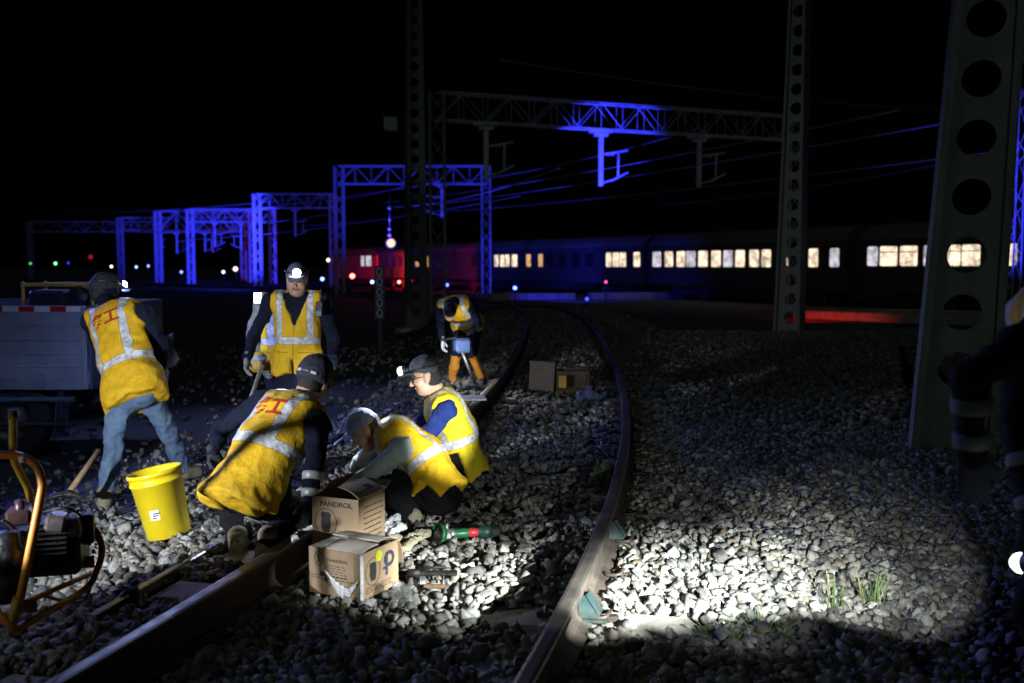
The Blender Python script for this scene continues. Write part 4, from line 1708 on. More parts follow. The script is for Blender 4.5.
# stuck-on paper label follows the wall
v = []
for i in range(7):
    a = -0.42 + 0.42 * i / 6
    for hgt in (0.115, 0.175):
        r = 0.124 + (0.146 - 0.124) * (hgt - 0.006) / 0.314 + 0.0015
        v.append(R_ @ V3(r * math.sin(a), r * math.cos(a), 0) + ax * hgt)
m.add(v, [[2 * i, 2 * i + 2, 2 * i + 3, 2 * i + 1] for i in range(6)], 0)
v = []
for (a, hgt, w) in ((-0.3, 0.155, 0.06), (-0.25, 0.142, 0.05), (-0.18, 0.128, 0.035)):
    r = 0.124 + (0.146 - 0.124) * (hgt - 0.006) / 0.314 + 0.0035
    k0 = len(v)
    for i in range(5):
        aa = a - w / r / 2 * 0.6 + w / r * 0.6 * i / 4
        for hh in (hgt - 0.003, hgt + 0.003):
            v.append(R_ @ V3(r * math.sin(aa), r * math.cos(aa), 0) + ax * hh)
m.add(v, [[k0_ * 10 + 2 * i, k0_ * 10 + 2 * i + 2, k0_ * 10 + 2 * i + 3, k0_ * 10 + 2 * i + 1] for k0_ in range(3) for i in range(4)], 1)
m.build("label", [paper, ink], bt)
m = MB()
pts = []
for i in range(19):
    a = PI * i / 18
    q = R_ @ V3(0.168 * math.cos(a), 0, 0) + ax * (0.33) + R_ @ V3(0, -0.168 * math.sin(a) * 0.97, 0) + ax * (0.05 * math.sin(a))
    pts.append(q)
m.tube(pts, 0.0035, 6)
m.build("handle", [grey_steel], bt)

# angle grinder -------------------------------------------------------------
g_green = mat("tool_green", (0.015, 0.15, 0.055), 0.4, vary=0.15, scale=40)
g_dark = mat("tool_dark_green", (0.012, 0.05, 0.035), 0.45, vary=0.2, scale=40)
g_red = mat("tool_red", (0.55, 0.03, 0.04), 0.4, vary=0.15, scale=40)
g_alu = mat("tool_alloy", (0.42, 0.42, 0.42), 0.4, metal=0.7, vary=0.25, scale=60, bump=0.2)
ga, gb = W(445, 549, 5.42), W(501, 546, 5.5)
ga[2] = gb[2] = 0.07
gt = thing("angle_grinder", "green cordless angle grinder with red collar lying on gravel beside squatting worker", "power tool", ga)
A_ = unit(gb - ga)
GL = np.linalg.norm(gb - ga)
S_ = unit(np.cross(A_, [0, 0, 1]))
U_ = np.cross(S_, A_)
m = MB()
m.lathe(A_ * 0.06, A_, [(0, 0.03), (0.02, 0.033), (0.085, 0.031), (0.095, 0.028)], 20)
m.build("motor_housing", [g_green], gt)
m = MB()
m.lathe(A_ * 0.155, A_, [(0, 0.027), (0.005, 0.03), (0.055, 0.028), (0.06, 0.025)], 20)
m.build("collar", [g_red], gt)
m = MB()
m.lathe(A_ * 0.215, A_, [(0, 0.025), (0.02, 0.04), (0.055, 0.047), (0.075, 0.043), (0.085, 0.036)], 20)
m.lathe(A_ * 0.295, A_, [(0, 0.034), (0.012, 0.034), (0.013, 0.03)], 20)
m.build("rear_grip", [g_dark], gt)
m = MB()
m.box(A_ * 0.335, (0.06, 0.075, 0.062), np.stack([A_, S_, U_], 1), bev=0.012)
m.build("battery", [plastic_dark], gt)
m = MB()
m.lathe(A_ * -0.005, A_, [(0, 0.018), (0.005, 0.032), (0.055, 0.034), (0.066, 0.03)], 16)
m.box(A_ * 0.012 + S_ * 0.01, (0.055, 0.075, 0.055), np.stack([A_, S_, U_], 1), bev=0.012)
m.tube([A_ * 0.012 + U_ * 0.02, A_ * 0.012 + U_ * 0.07], 0.012, 10)
m.build("gear_head", [g_alu], gt)
m = MB()
fa = unit(-A_ * 0.9 - S_ * -0.3 + U_ * 0.2)
m.lathe(A_ * -0.035, fa, [(-0.0, 0.0), (-0.0, 0.062), (0.004, 0.062), (0.005, 0.0)], 26)
m.build("disc", [grey_steel], gt)
m = MB()
R_ = frame(fa, U_)
v = []
n_ = 20
for i in range(n_ + 1):
    a = PI * (0.0 + 1.05 * i / n_) + 0.3
    for (r, d) in ((0.066, -0.015), (0.068, 0.018), (0.071, 0.018), (0.069, -0.016)):
        v.append(A_ * -0.035 + R_ @ V3(r * math.cos(a), d, r * math.sin(a)))
fs = []
for i in range(n_):
    for k_ in range(4):
        a, b = 4 * i + k_, 4 * i + (k_ + 1) % 4
        fs.append([a, b, b + 4, a + 4])
m.add(v, fs, smooth=True)
m.build("guard", [g_green], gt)

gt.scale = (0.86, 0.86, 0.86)

# steel clamp frame in front of the grinder
ca, cb = P(414, 573, 0.09), P(452, 573, 0.09)
ct = thing("rail_clamp", "dark steel rail clamp bar on thin legs, lying between grinder and boxes", "clamp", ca)
d_ = unit(cb - ca)
Lc = np.linalg.norm(cb - ca)
s_ = V3(-d_[1], d_[0], 0)
m = MB()
m.box(d_ * Lc / 2, (Lc + 0.05, 0.035, 0.02), np.stack([d_, s_, [0, 0, 1]], 1), bev=0.004)
m.lathe(d_ * -0.03, d_, [(0, 0.0), (0, 0.02), (0.06, 0.02), (0.06, 0)], 12)
m.tube([d_ * 0.02 + V3(0, 0, 0.02), d_ * (Lc - 0.03) + V3(0, 0, 0.03)], 0.008, 8)
m.build("bar", [black_iron], ct)
for x, h_ in ((0.03, 0.1), (0.14, 0.09)):
    m = MB()
    m.tube([d_ * x - V3(0, 0, 0.01), d_ * x - s_ * 0.02 - V3(0, 0, h_)], 0.005, 8)
    m.build("leg", [grey_steel], ct)
m = MB()
m.tube(bez([d_ * 0.05 - s_ * 0.05 - V3(0, 0, 0.05), d_ * 0.13 - s_ * 0.06 - V3(0, 0, 0.045), d_ * 0.2 - s_ * 0.07 - V3(0, 0, 0.055)], 6), 0.012, 8)
m.build("lever", [rust], ct)

# a rag / glove by the squatting worker's boot
pr = [Prim(P(392, 541, 0.05), P(425, 533, 0.06), 0.035, 0.03, 0, V3(0, 0, 1), 1.5, 0.03), Prim(P(400, 548, 0.04), P(418, 540, 0.05), 0.04, 0.03, 0, V3(0, 0, 1), 1.6, 0.03)]
v, F, mi = sdf(pr, 0.008, 1, wr=0.018, wscale=18)
tag(quads_obj("rag", v, F, mi, [mat("rag_cloth", (0.34, 0.31, 0.22), 0.95, vary=0.3, scale=30, bump=0.4)], None, V3(0, 0, 0)), "crumpled tan rag on the gravel at the squatting worker's boot", "rag")
pr = [Prim(P(386, 531, 0.04), P(396, 520, 0.09), 0.045, 0.03, 0, None, 1, 0.03), Prim(P(394, 533, 0.04), P(400, 528, 0.06), 0.03, 0.03, 0, None, 1, 0.03)]
v, F, mi = sdf(pr, 0.008, 0, wr=0.02, wscale=20)
tag(quads_obj("wrapping_film", v, F, mi, [white_film], None, V3(0, 0, 0)), "white crumpled film behind the taller cardboard box by the boots", "film")

# pick lying by the left worker ------------------------------------------------
wood = mat("worn_wood", (0.24, 0.17, 0.10), 0.75, vary=0.25, scale=20)
wood_pale = mat("pale_wood", (0.45, 0.36, 0.28), 0.7, vary=0.2, scale=20)
pa, pb = W(68, 494, 6.3), W(99, 450, 6.55)
pt = thing("pickaxe", "pickaxe leaning on the worker in jeans, iron head on the dark earth", "pickaxe", pa)
m = MB()
m.tube([V3(0, 0, -0.0), pb - pa], [0.02, 0.016], 10)
m.build("handle", [wood], pt)
m = MB()
hd_ = V3(1, 0.15, 0.05)
m.tube(bez([-hd_ * 0.13 + V3(0, 0, -0.02), V3(0, 0, 0.0), hd_ * 0.12 + V3(0, 0, -0.05)], 6), [0.008] + [0.018] * 5 + [0.03, 0.026, 0.02, 0.016, 0.014, 0.01, 0.007][:7], 8)
m.box(hd_ * 0.1 + V3(0, 0, -0.04), (0.1, 0.06, 0.014), frame(V3(0, 1, 0), V3(0.3, 0, 1)), bev=0.003)
m.build("pick_head", [black_iron], pt)

# long pale handle of a shovel behind the crouching worker
sa, sb = W(262, 366, 7.0), W(226, 470, 6.3)
sb[2] = max(sb[2], float(gz(sb[0], sb[1])) + 0.06)
st_ = thing("shovel", "shovel with long pale handle leaning behind the crouching worker", "shovel", sb)
m = MB()
m.tube([V3(0, 0, 0), sa - sb], 0.015, 10)
m.build("handle", [wood_pale], st_)
m = MB()
dd = unit(sb - sa)
sd = unit(np.cross(dd, [0, 1, 0]))
nn = np.cross(sd, dd)
v, fs = [], []
for i in range(7):
    u_ = i / 6
    w = 0.1 * (1 - 0.6 * max(0, u_ - 0.6) / 0.4)
    for k_ in range(5):
        x = (k_ / 4 - 0.5) * 2
        for sg in (0, 1):
            v.append(dd * (0.24 * u_ - 0.04) + sd * w * x + nn * (0.025 * x * x + 0.003 * sg) - V3(0, 0, 0) + V3(0, -0.12 * u_, 0))
for i in range(6):
    for k_ in range(4):
        a = (i * 5 + k_) * 2
        fs += [[a, a + 2, a + 12, a + 10], [a + 1, a + 11, a + 13, a + 3]]
m.add(v, fs, smooth=True)
m.build("blade", [grey_steel], st_)

# radio clipped on the standing worker
_b = np.array(p_stand.location)
c_ = W(319, 309, 8.03)
m = MB(_b)
m.box(c_, (0.055, 0.035, 0.12), frame(V3(0.1, -1, 0.1), V3(0.05, 0.1, 1)), bev=0.006)
m.tube([c_ + V3(0.015, 0, 0.05), c_ + V3(0.02, 0.0, 0.16)], 0.007, 8)
m.box(c_ + V3(0, -0.02, -0.035), (0.045, 0.006, 0.04), frame(V3(0.1, -1, 0.1), V3(0.05, 0.1, 1)), m=1)
m.build("radio", [plastic_dark, mat("radio_face", (0.12, 0.16, 0.3), 0.4, vary=0.1)], p_stand)
# chest lamp of the hidden worker
_b = np.array(p_hid.location)
c_ = W(258, 298, 8.5)
m = MB(_b)
R_ = frame(unit(V3(0.15, -1, 0.05)))
m.box(c_, (0.075, 0.03, 0.105), R_, bev=0.008)
lo_ = m.build("chest_lamp", [plastic_dark], p_hid)
m = MB(_b)
m.box(c_ + R_ @ V3(0, 0.018, 0), (0.062, 0.004, 0.088), R_, bev=0.0015)
m.build("lens", [emit("chest_lamp_lens", (0.75, 0.85, 1.0), 12)], lo_)
# his pale blue hip pouch
c_ = W(258, 362, 8.45)
m = MB(_b)
m.box(c_, (0.14, 0.08, 0.17), R_, bev=0.03)
m.box(c_ + R_ @ V3(0, 0.041, 0.03), (0.13, 0.006, 0.03), R_, m=1)
m.build("hip_pouch", [mat("pouch_cloth", (0.5, 0.33, 0.05), 0.8), mat("pouch_stripe", (0.3, 0.36, 0.6), 0.8)], p_hid)
# white sheet in the left worker's hand
v, fs = [], []
c_ = W(166, 352, 7.5)
for i in range(6):
    for k_ in range(6):
        u_, w_ = i / 5 - 0.5, k_ / 5 - 0.5
        v.append(c_ + V3(0.13 * u_ + 0.02 * math.sin(k_ * 1.7), 0.05 * math.sin(i * 1.3 + k_), 0.26 * w_ + 0.05 * u_))
for i in range(5):
    for k_ in range(5):
        a = 6 * i + k_
        fs.append([a, a + 6, a + 7, a + 1])
so = mesh_obj("plastic_sheet", v, fs, [white_film], None, True)
md = so.modifiers.new("thickness", "SOLIDIFY")
md.thickness = 0.003
tag(so, "pale crumpled sheet held in the right hand of the worker in jeans", "plastic sheet")
so.data.materials[0] = mat("dim_sheet", (0.3, 0.33, 0.42), 0.6, vary=0.3, scale=30)

# ------------------------------------------------------------------ tamping machine at lower left
orange = mat("orange_paint", (0.66, 0.23, 0.02), 0.42, vary=0.15, scale=20, dirt=(0.2, 0.09, 0.03), dirt_amt=0.55)
yelp = mat("yellow_paint", (0.55, 0.33, 0.02), 0.5, vary=0.2, scale=20, dirt=(0.2, 0.12, 0.03), dirt_amt=0.5)
tape = mat("white_tape", (0.65, 0.65, 0.65), 0.6, vary=0.15)
engine = mat("engine_iron", (0.03, 0.03, 0.032), 0.45, metal=0.6, vary=0.5, scale=25, bump=0.3, bscale=50)
engine_lt = mat("engine_cover", (0.12, 0.10, 0.10), 0.4, metal=0.5, vary=0.4, scale=20, dirt=(0.05, 0.04, 0.04), dirt_amt=0.7)
mc = W(45, 600, 4.1)
mc[2] = float(gz(mc[0], mc[1])) + 0.02
mt = thing("tamping_machine", "petrol tamping machine in an orange tube frame, bottom left on the ballast", "machine", mc)
Y0 = 4.0


def M(px, py, y=Y0):
    return W(px, py, y) - mc


m = MB()
# carrying loop: comes from the left, bends down, reaches the foot
pl = [M(-128, 640, 3.82), M(-122, 530, 3.82), M(-116, 482, 3.82), M(-106, 464, 3.82), M(-90, 457, 3.82), M(-60, 455, 3.82), M(0, 455, 3.88), M(22, 457, 3.9), M(36, 466, 3.9), M(42, 482, 3.88), M(40, 500, 3.86), M(20, 600, 3.78)]
m.tube(bez(pl, 8), 0.0165, 12)
m.build("carrying_loop", [orange], mt)
m = MB()
m.tube([M(18.6, 597, 3.78), M(13, 622, 3.77)], 0.021, 12)
m.build("loop_socket", [yelp], mt)
m = MB()
m.tube([M(20.5, 458, 3.9), M(26.5, 458.6, 3.9)], 0.0185, 12)
m.build("tape_band", [tape], mt)
m = MB()
m.tube([M(13, 412, 3.98), M(13, 455, 3.96), M(15, 462, 3.98), M(28, 488, 4.05), M(31, 500, 4.1)], 0.0155, 12)
m.build("lifting_handle", [yelp], mt)
m = MB()
m.tube([M(13, 409.5, 3.98), M(13, 419, 3.98)], 0.018, 12)
m.build("grip", [rust], mt)
m = MB()
# skid: foot - long lower rail - upturned front - top end
m.tube(bez([M(-40, 600, 3.75), M(-5, 612, 3.76), M(14, 628, 3.76), M(30, 622, 3.85), M(84, 590, 4.25), M(97, 570, 4.3), M(102, 550, 4.32), M(98, 535, 4.32), M(92, 528, 4.32)], 8), 0.015, 10)
m.build("skid", [orange], mt)
m = MB()
m.tube([M(22, 604, 4.0), M(90, 574, 4.35)], 0.012, 10)
m.tube(bez([M(42, 595, 4.1), M(60, 600, 4.2), M(80, 602, 4.25), M(88, 594, 4.27), M(93, 575, 4.32)], 6), 0.008, 8, m=1)
m.build("cross_tube", [orange, grey_steel], mt)
for (px, py, y, w, h) in ((86, 562, 4.3, 0.07, 0.055), (29, 606, 3.9, 0.06, 0.055)):
    m = MB()
    m.box(M(px, py, y), (w, 0.008, h), rotz3(0.3), bev=0.002)
    m.build("bracket", [orange], mt)
# engine
m = MB()
m.box(M(48, 550, 4.25), (0.3, 0.26, 0.17), rotz3(0.25), bev=0.02)
for i in range(7):
    m.box(M(50, 520 + i * 5, 4.12), (0.15, 0.14, 0.006), rotz3(0.25), bev=0.002)
m.lathe(M(24, 552, 4.12), V3(0.1, -1, 0), [(0, 0.09), (0.03, 0.1), (0.07, 0.09), (0.075, 0.0)], 24)
m.build("engine_block", [engine], mt)
m = MB()
m.box(M(57, 522, 4.1), (0.085, 0.1, 0.075), rotz3(0.25) @ np.array(Matrix.Rotation(0.2, 3, "Y")), bev=0.014)
m.build("air_filter", [engine_lt], mt)
m = MB()
m.box(M(74, 526, 4.16), (0.06, 0.1, 0.08), rotz3(0.2) @ np.array(Matrix.Rotation(-0.15, 3, "Y")), bev=0.014)
m.build("muffler", [engine_lt], mt)
m = MB()
m.box(M(20, 516, 4.15), (0.1, 0.1, 0.07), rotz3(0.3), bev=0.012)
m.lathe(M(20, 510, 4.13), V3(0, 0, 1), [(0, 0.02), (0.04, 0.02), (0.045, 0)], 14)
m.build("fuel_tank", [mat("tank_paint", (0.07, 0.035, 0.035), 0.35, vary=0.3, scale=20, dirt=(0.04, 0.03, 0.03), dirt_amt=0.6)], mt)
m = MB()
m.lathe(M(6, 600, 3.85), V3(0.05, 0, 1), [(0, 0.0), (0, 0.06), (0.02, 0.072), (0.1, 0.072), (0.105, 0.062), (0.13, 0.062), (0.135, 0.072), (0.2, 0.072), (0.22, 0.05), (0.27, 0.045), (0.275, 0)], 24)
m.build("vibrator_cylinder", [engine], mt)
m = MB()
m.tube(bez([M(30, 500, 4.1), M(40, 512, 4.1), M(66, 508, 4.1), M(84, 520, 4.2), M(90, 545, 4.25)], 8), 0.006, 8)
m.tube(bez([M(2, 520, 3.9), M(14, 530, 3.92), M(26, 560, 3.95), M(14, 590, 3.9)], 8), 0.008, 8)
m.box(M(88, 528, 4.24), (0.05, 0.08, 0.13), rotz3(0.3), bev=0.01)
m.build("hose", [black_iron], mt)

# ------------------------------------------------------------------ truck at the left
tb = W(0, 300, 9.9)
zt = -0.40
tr_white = mat("truck_board", (0.28, 0.31, 0.38), 0.5, vary=0.15, scale=5, dirt=(0.14, 0.15, 0.17), dirt_amt=0.6)
tr_dark = mat("truck_chassis", (0.03, 0.035, 0.045), 0.6, vary=0.3, scale=10)
tr_mid = mat("truck_rail_paint", (0.07, 0.10, 0.16), 0.5, vary=0.3, scale=10)
tr_red = mat("stripe_red", (0.45, 0.02, 0.02), 0.4, vary=0.1)
tr_wht = mat("stripe_white", (0.7, 0.7, 0.72), 0.4, vary=0.1)
tyre = mat("tyre_rubber", (0.02, 0.02, 0.02), 0.8, vary=0.3, scale=20)
xr = W(86, 340, 9.9)[0]
xl = xr - 4.6
yt = 9.9
ztop = W(0, 306, yt)[2]
zbot = W(0, 390, yt)[2]
tt = thing("flatbed_truck", "grey drop-side truck with red and white warning strip, parked left of the workers", "truck", (xl, yt, zt))
og = np.array([xl, yt, zt])
m = MB(og)
m.box(((xl + xr) / 2, yt + 0.02, (ztop + zbot) / 2), (xr - xl, 0.035, ztop - zbot), bev=0.006)
for f_ in (0.22, 0.40, 0.57, 0.72, 0.86):
    m.box(((xl + xr) / 2, yt - 0.001, ztop - (ztop - zbot) * f_), (xr - xl - 0.06, 0.012, 0.02), bev=0.005)
for x in np.arange(xl + 0.02, xr, 1.14):
    m.box((x, yt - 0.004, (ztop + zbot) / 2), (0.05, 0.02, ztop - zbot - 0.01), bev=0.005)
so_ = m.build("side_board", [tr_white], tt)
m = MB(og)
x = xr - 0.03
i = 0
while x - 0.155 > xl:
    m.box((x - 0.078, yt - 0.004, ztop - 0.03), (0.155, 0.006, 0.052), m=1 - i % 2)
    x -= 0.157
    i += 1
m.build("warning_strip", [tr_red, tr_wht], so_)
m = MB(og)
m.box(((xl + xr) / 2, yt + 1.08, zbot + 0.02), (xr - xl, 2.06, 0.08), bev=0.01)
m.build("load_floor", [tr_dark], tt)
m = MB(og)
m.box(((xl + xr) / 2, yt + 2.13, (ztop + zbot) / 2), (xr - xl, 0.03, ztop - zbot))
m.build("far_board", [tr_white], tt)
m = MB(og)
m.box((xr + 0.018, yt + 1.07, (ztop + zbot) / 2), (0.03, 2.06, ztop - zbot), bev=0.005)
m.build("tailgate", [tr_mid], tt)  # darker colour than the side boards, so this end looks unlit
m = MB(og)
m.box((xl - 0.03, yt + 1.07, (ztop + zbot) / 2 + 0.1), (0.03, 2.1, ztop - zbot + 0.2))
m.build("headboard", [tr_white], tt)
m = MB(og)
for y in (0.6, 1.5):
    m.box(((xl + xr) / 2 - 0.8, yt + y, zbot - 0.12), (xr - xl + 1.9, 0.08, 0.16))
m.tube([(xl + 1.5, yt + 0.05, zbot - 0.1), (xr - 0.15, yt + 0.05, zbot - 0.1)], 0.03, 10, m=1)
m.tube([(xl + 1.5, yt + 0.05, zbot - 0.35), (xr - 0.15, yt + 0.05, zbot - 0.35)], 0.022, 10)
for x in (xl + 1.6, xl + 3.0, xr - 0.3):
    m.box((x, yt + 0.07, zbot - 0.2), (0.05, 0.04, 0.36))
m.build("chassis", [tr_dark, tr_mid], tt)
m = MB(og)
m.box(W(43, 380, yt + 0.02), (0.07, 0.05, 0.15), bev=0.01)
m.build("side_lamp", [mat("lamp_glass", (0.22, 0.28, 0.42), 0.2, vary=0.2)], tt)
for x in (W(2, 400, yt)[0], xl - 0.9):
    w_ = MB(og)
    w_.lathe((x, yt + 0.08, zt + 0.43), V3(0, 1, 0), [(0, 0.24), (0.0, 0.36), (0.03, 0.42), (0.2, 0.42), (0.23, 0.36), (0.23, 0.2)], 32)
    wo = w_.build("wheel", [tyre], tt)
    w_ = MB(og)
    w_.lathe((x, yt + 0.09, zt + 0.43), V3(0, 1, 0), [(0.03, 0.0), (0.03, 0.07), (0.06, 0.09), (0.07, 0.2), (0.01, 0.235), (0.02, 0.25)], 24)
    w_.build("rim", [grey_steel], wo)
    w_ = MB(og)
    w_.box((x + 0.5, yt + 0.2, zt + 0.42), (0.012, 0.3, 0.42), np.array(Matrix.Rotation(0.12, 3, "Y")))
    w_.build("mud_flap", [tr_mid], tt)
m = MB(og)
m.box((xl - 0.98, yt + 1.05, zbot + 0.55), (1.7, 2.0, 1.5), bev=0.12)
cb_ = m.build("cab", [tr_mid], tt)
m = MB(og)
m.box((xl - 1.1, yt + 0.043, zbot + 0.85), (0.9, 0.01, 0.5))
m.build("window", [mat("dark_glass", (0.01, 0.012, 0.015), 0.1, vary=0.1)], cb_)

# yellow tube rack with a drum, standing on the truck bed
ra = thing("tube_rack", "yellow tube rack holding dark gear, standing on the truck bed", "rack", (W(60, 300, yt + 0.5)[0], yt + 0.5, zbot + 0.06))
rb_ = np.array(ra.location)
m = MB(rb_)
zf = zbot + 0.062
p0, p1 = W(25, 285, yt + 0.4), W(92, 286, yt + 0.4)
m.tube(bez([V3(p0[0] - 0.02, p0[1], zf), V3(p0[0] - 0.02, p0[1], p0[2] - 0.06), V3(p0[0] + 0.03, p0[1], p0[2]), p1 - V3(0.05, 0, 0), V3(p1[0], p1[1], p1[2] - 0.06), V3(p1[0], p1[1], zf)], 5), 0.02, 10)
m.build("front_hoop", [yelp], ra)
m = MB(rb_)
dy = V3(0, 0.5, 0)
m.tube(bez([V3(p0[0] - 0.02, p0[1], zf) + dy, V3(p0[0] - 0.02, p0[1], p0[2] - 0.06) + dy, V3(p0[0] + 0.03, p0[1], p0[2]) + dy, p1 - V3(0.05, 0, 0) + dy, V3(p1[0], p1[1], p1[2] - 0.06) + dy, V3(p1[0], p1[1], zf) + dy], 5), 0.02, 10)
m.build("rear_hoop", [yelp], ra)
m = MB(rb_)
m.lathe(W(77, 297, yt + 0.35), V3(0, 1, 0), [(0, 0.0), (0, 0.1), (0.02, 0.11), (0.3, 0.11), (0.32, 0.09), (0.32, 0)], 24)
m.box(W(52, 304, yt + 0.6), (0.36, 0.3, 0.3), bev=0.03)
m.build("gear_drum", [engine], ra)

# ------------------------------------------------------------------ things by the far worker and down the track
wb = P(474, 398, RAILTOP + 0.01)
m = MB(wb)
m.box(wb, (0.24, 0.30, 0.02), rotz3(0.1), bev=0.004)
tag(m.build("white_board", [mat("white_board_paint", (0.75, 0.75, 0.76), 0.5, vary=0.08)], None), "white board lying by the left rail below the far worker's boots", "board")
list(COL.objects)[-1].location = wb
fm = W(462, 345, 12.45)
ft = thing("rail_grinder", "small blue hand-held rail grinding machine held by the far bending worker", "machine", fm)
m = MB(fm)
m.box(fm, (0.2, 0.22, 0.18), rotz3(0.3), bev=0.03)
m.build("motor", [mat("machine_blue", (0.05, 0.08, 0.2), 0.4, vary=0.2)], ft)
m = MB(fm)
m.tube([fm + V3(0, 0, -0.08), W(476, 386, 12.6)], 0.02, 8)
m.build("shaft", [grey_steel], ft)
m = MB(fm)
m.tube([fm + V3(-0.22, 0, 0.07), fm + V3(0, 0, 0.1), fm + V3(0.1, 0, 0.09)], 0.014, 8)
m.build("handlebar", [black_iron], ft)
q = G(543, 392)
m = MB(q)
R_ = rotz3(-0.15) @ np.array(Matrix.Rotation(0.06, 3, "Y"))
m.box(q + V3(0, 0.1, 0.19), (0.31, 0.22, 0.37), R_, bev=0.006)
bo = m.build("cardboard_box", [mat("dimmed_card", (0.17, 0.14, 0.12), 0.9, vary=0.25, scale=10)], None)  # card colour darkened in place of weaker light down the track
bo.location = q
tag(bo, "plain upright cardboard box far down between the rails, beside a dark crate", "box")
q = G(573, 394)
ct2 = thing("crate", "open dark crate with a yellow patch beside the plain far box", "crate", q)
m = MB()
for sx in (-1, 1):
    m.box((sx * 0.19, 0.15, 0.14), (0.012, 0.3, 0.28))
m.box((0, 0.3, 0.14), (0.366, 0.012, 0.28))
m.box((0, 0.0, 0.03), (0.366, 0.012, 0.06))
m.box((0, 0.0, 0.255), (0.366, 0.012, 0.05))
m.box((0, 0.15, 0.006), (0.36, 0.28, 0.012))
m.build("shell", [mat("dark_card", (0.10, 0.075, 0.05), 0.9, vary=0.3, scale=10)], ct2)
m = MB()
m.box((-0.13, -0.009, 0.15), (0.09, 0.006, 0.15), bev=0.001)
m.build("yellow_patch", [yelp], ct2)
qb = G(592, 401)
pr = [Prim(qb + V3(-0.1, 0, 0.05), qb + V3(0.12, 0, 0.04), 0.07, 0.05, 0, None, 1, 0.03), Prim(qb + V3(0, 0, 0.05), qb + V3(-0.04, 0, 0.15), 0.06, 0.04, 0, None, 1, 0.03)]
v, F, mi = sdf(pr, 0.014, 0, wr=0.04, wscale=11)
tag(quads_obj("plastic_bag", v, F, mi, [mat("blue_white_film", (0.25, 0.3, 0.5), 0.3, vary=0.5, scale=12)], None, V3(0, 0, 0)), "blue and white plastic bag heaped beside the far crate", "plastic bag")

# lineside number post ------------------------------------------------------
sp = W(380, 290, 20)
sq = thing("number_post", "narrow dark post carrying a column of ringed white marks, left of the track", "sign", (sp[0], sp[1], float(gz(sp[0], 20)) - 0.05))
og = np.array(sq.location)
m = MB(og)
m.box((sp[0], 20, (og[2] + W(380, 318, 20)[2]) / 2), (0.1, 0.08, W(380, 318, 20)[2] - og[2]), bev=0.01)
m.build("post", [tr_dark], sq)
m = MB(og)
zc = (W(380, 266, 20)[2] + W(380, 318, 20)[2]) / 2
hh = W(380, 266, 20)[2] - W(380, 318, 20)[2]
m.box((sp[0], 20 - 0.06, zc), (0.2, 0.03, hh), bev=0.004)
pn = m.build("sign_board", [mat("sign_dark", (0.02, 0.03, 0.06), 0.5, vary=0.2)], sq)
m = MB(og)
for i in range(5):
    oo = V3(sp[0], 20 - 0.077, zc + hh / 2 - hh * (i + 0.5) / 5)
    ring(m, oo, V3(1, 0, 0), V3(0, 0, 1), V3(0, -1, 0), 0, 0, 0.06, 0.08, 0.018, h=0.002)
    strokes(m, oo, V3(1, 0, 0), V3(0, 0, 1), V3(0, -1, 0), [(-0.085, -0.1, 0.17, 0.008)])
m.build("marks", [mat("sign_white", (0.6, 0.62, 0.7), 0.5, vary=0.1)], pn)

# ------------------------------------------------------------------ grass tufts and weeds
blade_m = mat("grass_blade", (0.07, 0.13, 0.03), 0.6, vary=0.4, scale=6)
dry_m = mat("dry_blade", (0.24, 0.22, 0.1), 0.7, vary=0.4, scale=6)


def tuft(px, py, h, n, spread, label, dry=0.2, seed=0):
    q = G(px, py)
    r = random.Random(seed)
    m = MB(q)
    for i in range(n):
        a = r.uniform(0, 2 * PI)
        rad = r.uniform(0, spread * 0.35)
        b = q + V3(math.cos(a) * rad, math.sin(a) * rad, -0.02)
        hh = h * r.uniform(0.45, 1.05)
        ln = r.uniform(0.05, 0.55) * spread
        a2 = a + r.uniform(-0.7, 0.7)
        tip = b + V3(math.cos(a2) * ln, math.sin(a2) * ln, hh)
        midp = (b + tip) / 2 + V3(0, 0, hh * 0.12)
        side_ = unit(np.cross(tip - b, [r.uniform(-1, 1), r.uniform(-1, 1), 0.2])) * r.uniform(0.002, 0.0042)
        th = unit(np.cross(side_, tip - b)) * 0.0006
        v = [b - side_, b + side_, midp - side_ * 0.8, midp + side_ * 0.8, tip]
        v = [w + th for w in v] + [w - th for w in v]
        mi = 1 if r.random() < dry else 0
        m.add(v, [[0, 1, 3, 2], [2, 3, 4], [6, 5, 7, 8], [8, 7, 9], [0, 2, 7, 5], [1, 6, 8, 3], [2, 4, 9, 7], [3, 8, 9, 4]], mi)
    o = m.build("grass_tuft", [blade_m, dry_m], None)
    o.location = q
    return tag(o, label, "grass", "tufts of grass in the ballast")


tuft(600, 488, 0.23, 46, 0.10, "tall green grass tuft just left of the right rail", 0.05, 1)
tuft(631, 497, 0.12, 18, 0.08, "small grass sprout just right of the right rail's dark stretch", 0.1, 2)
tuft(764, 634, 0.10, 90, 0.28, "wide low weeds at the near edge of the bright gravel", 0.25, 3)
tuft(722, 640, 0.07, 50, 0.2, "low dark weeds near the bright sleeper end", 0.3, 4)
tuft(832, 612, 0.22, 14, 0.10, "thin upright grass stalks on the bright gravel's right side", 0.3, 5)
tuft(872, 606, 0.2, 22, 0.14, "leaning grass tuft right of the bright gravel, toward the near worker", 0.3, 6)
tuft(862, 455, 0.14, 90, 0.5, "broad dark grass patch at the foot of the big steel pole", 0.2, 7)
tuft(846, 470, 0.12, 60, 0.4, "smaller dark grass patch in front of the broad one by the pole", 0.2, 8)
tuft(104, 505, 0.12, 20, 0.1, "grass sprig by the boot of the worker in jeans", 0.2, 9)
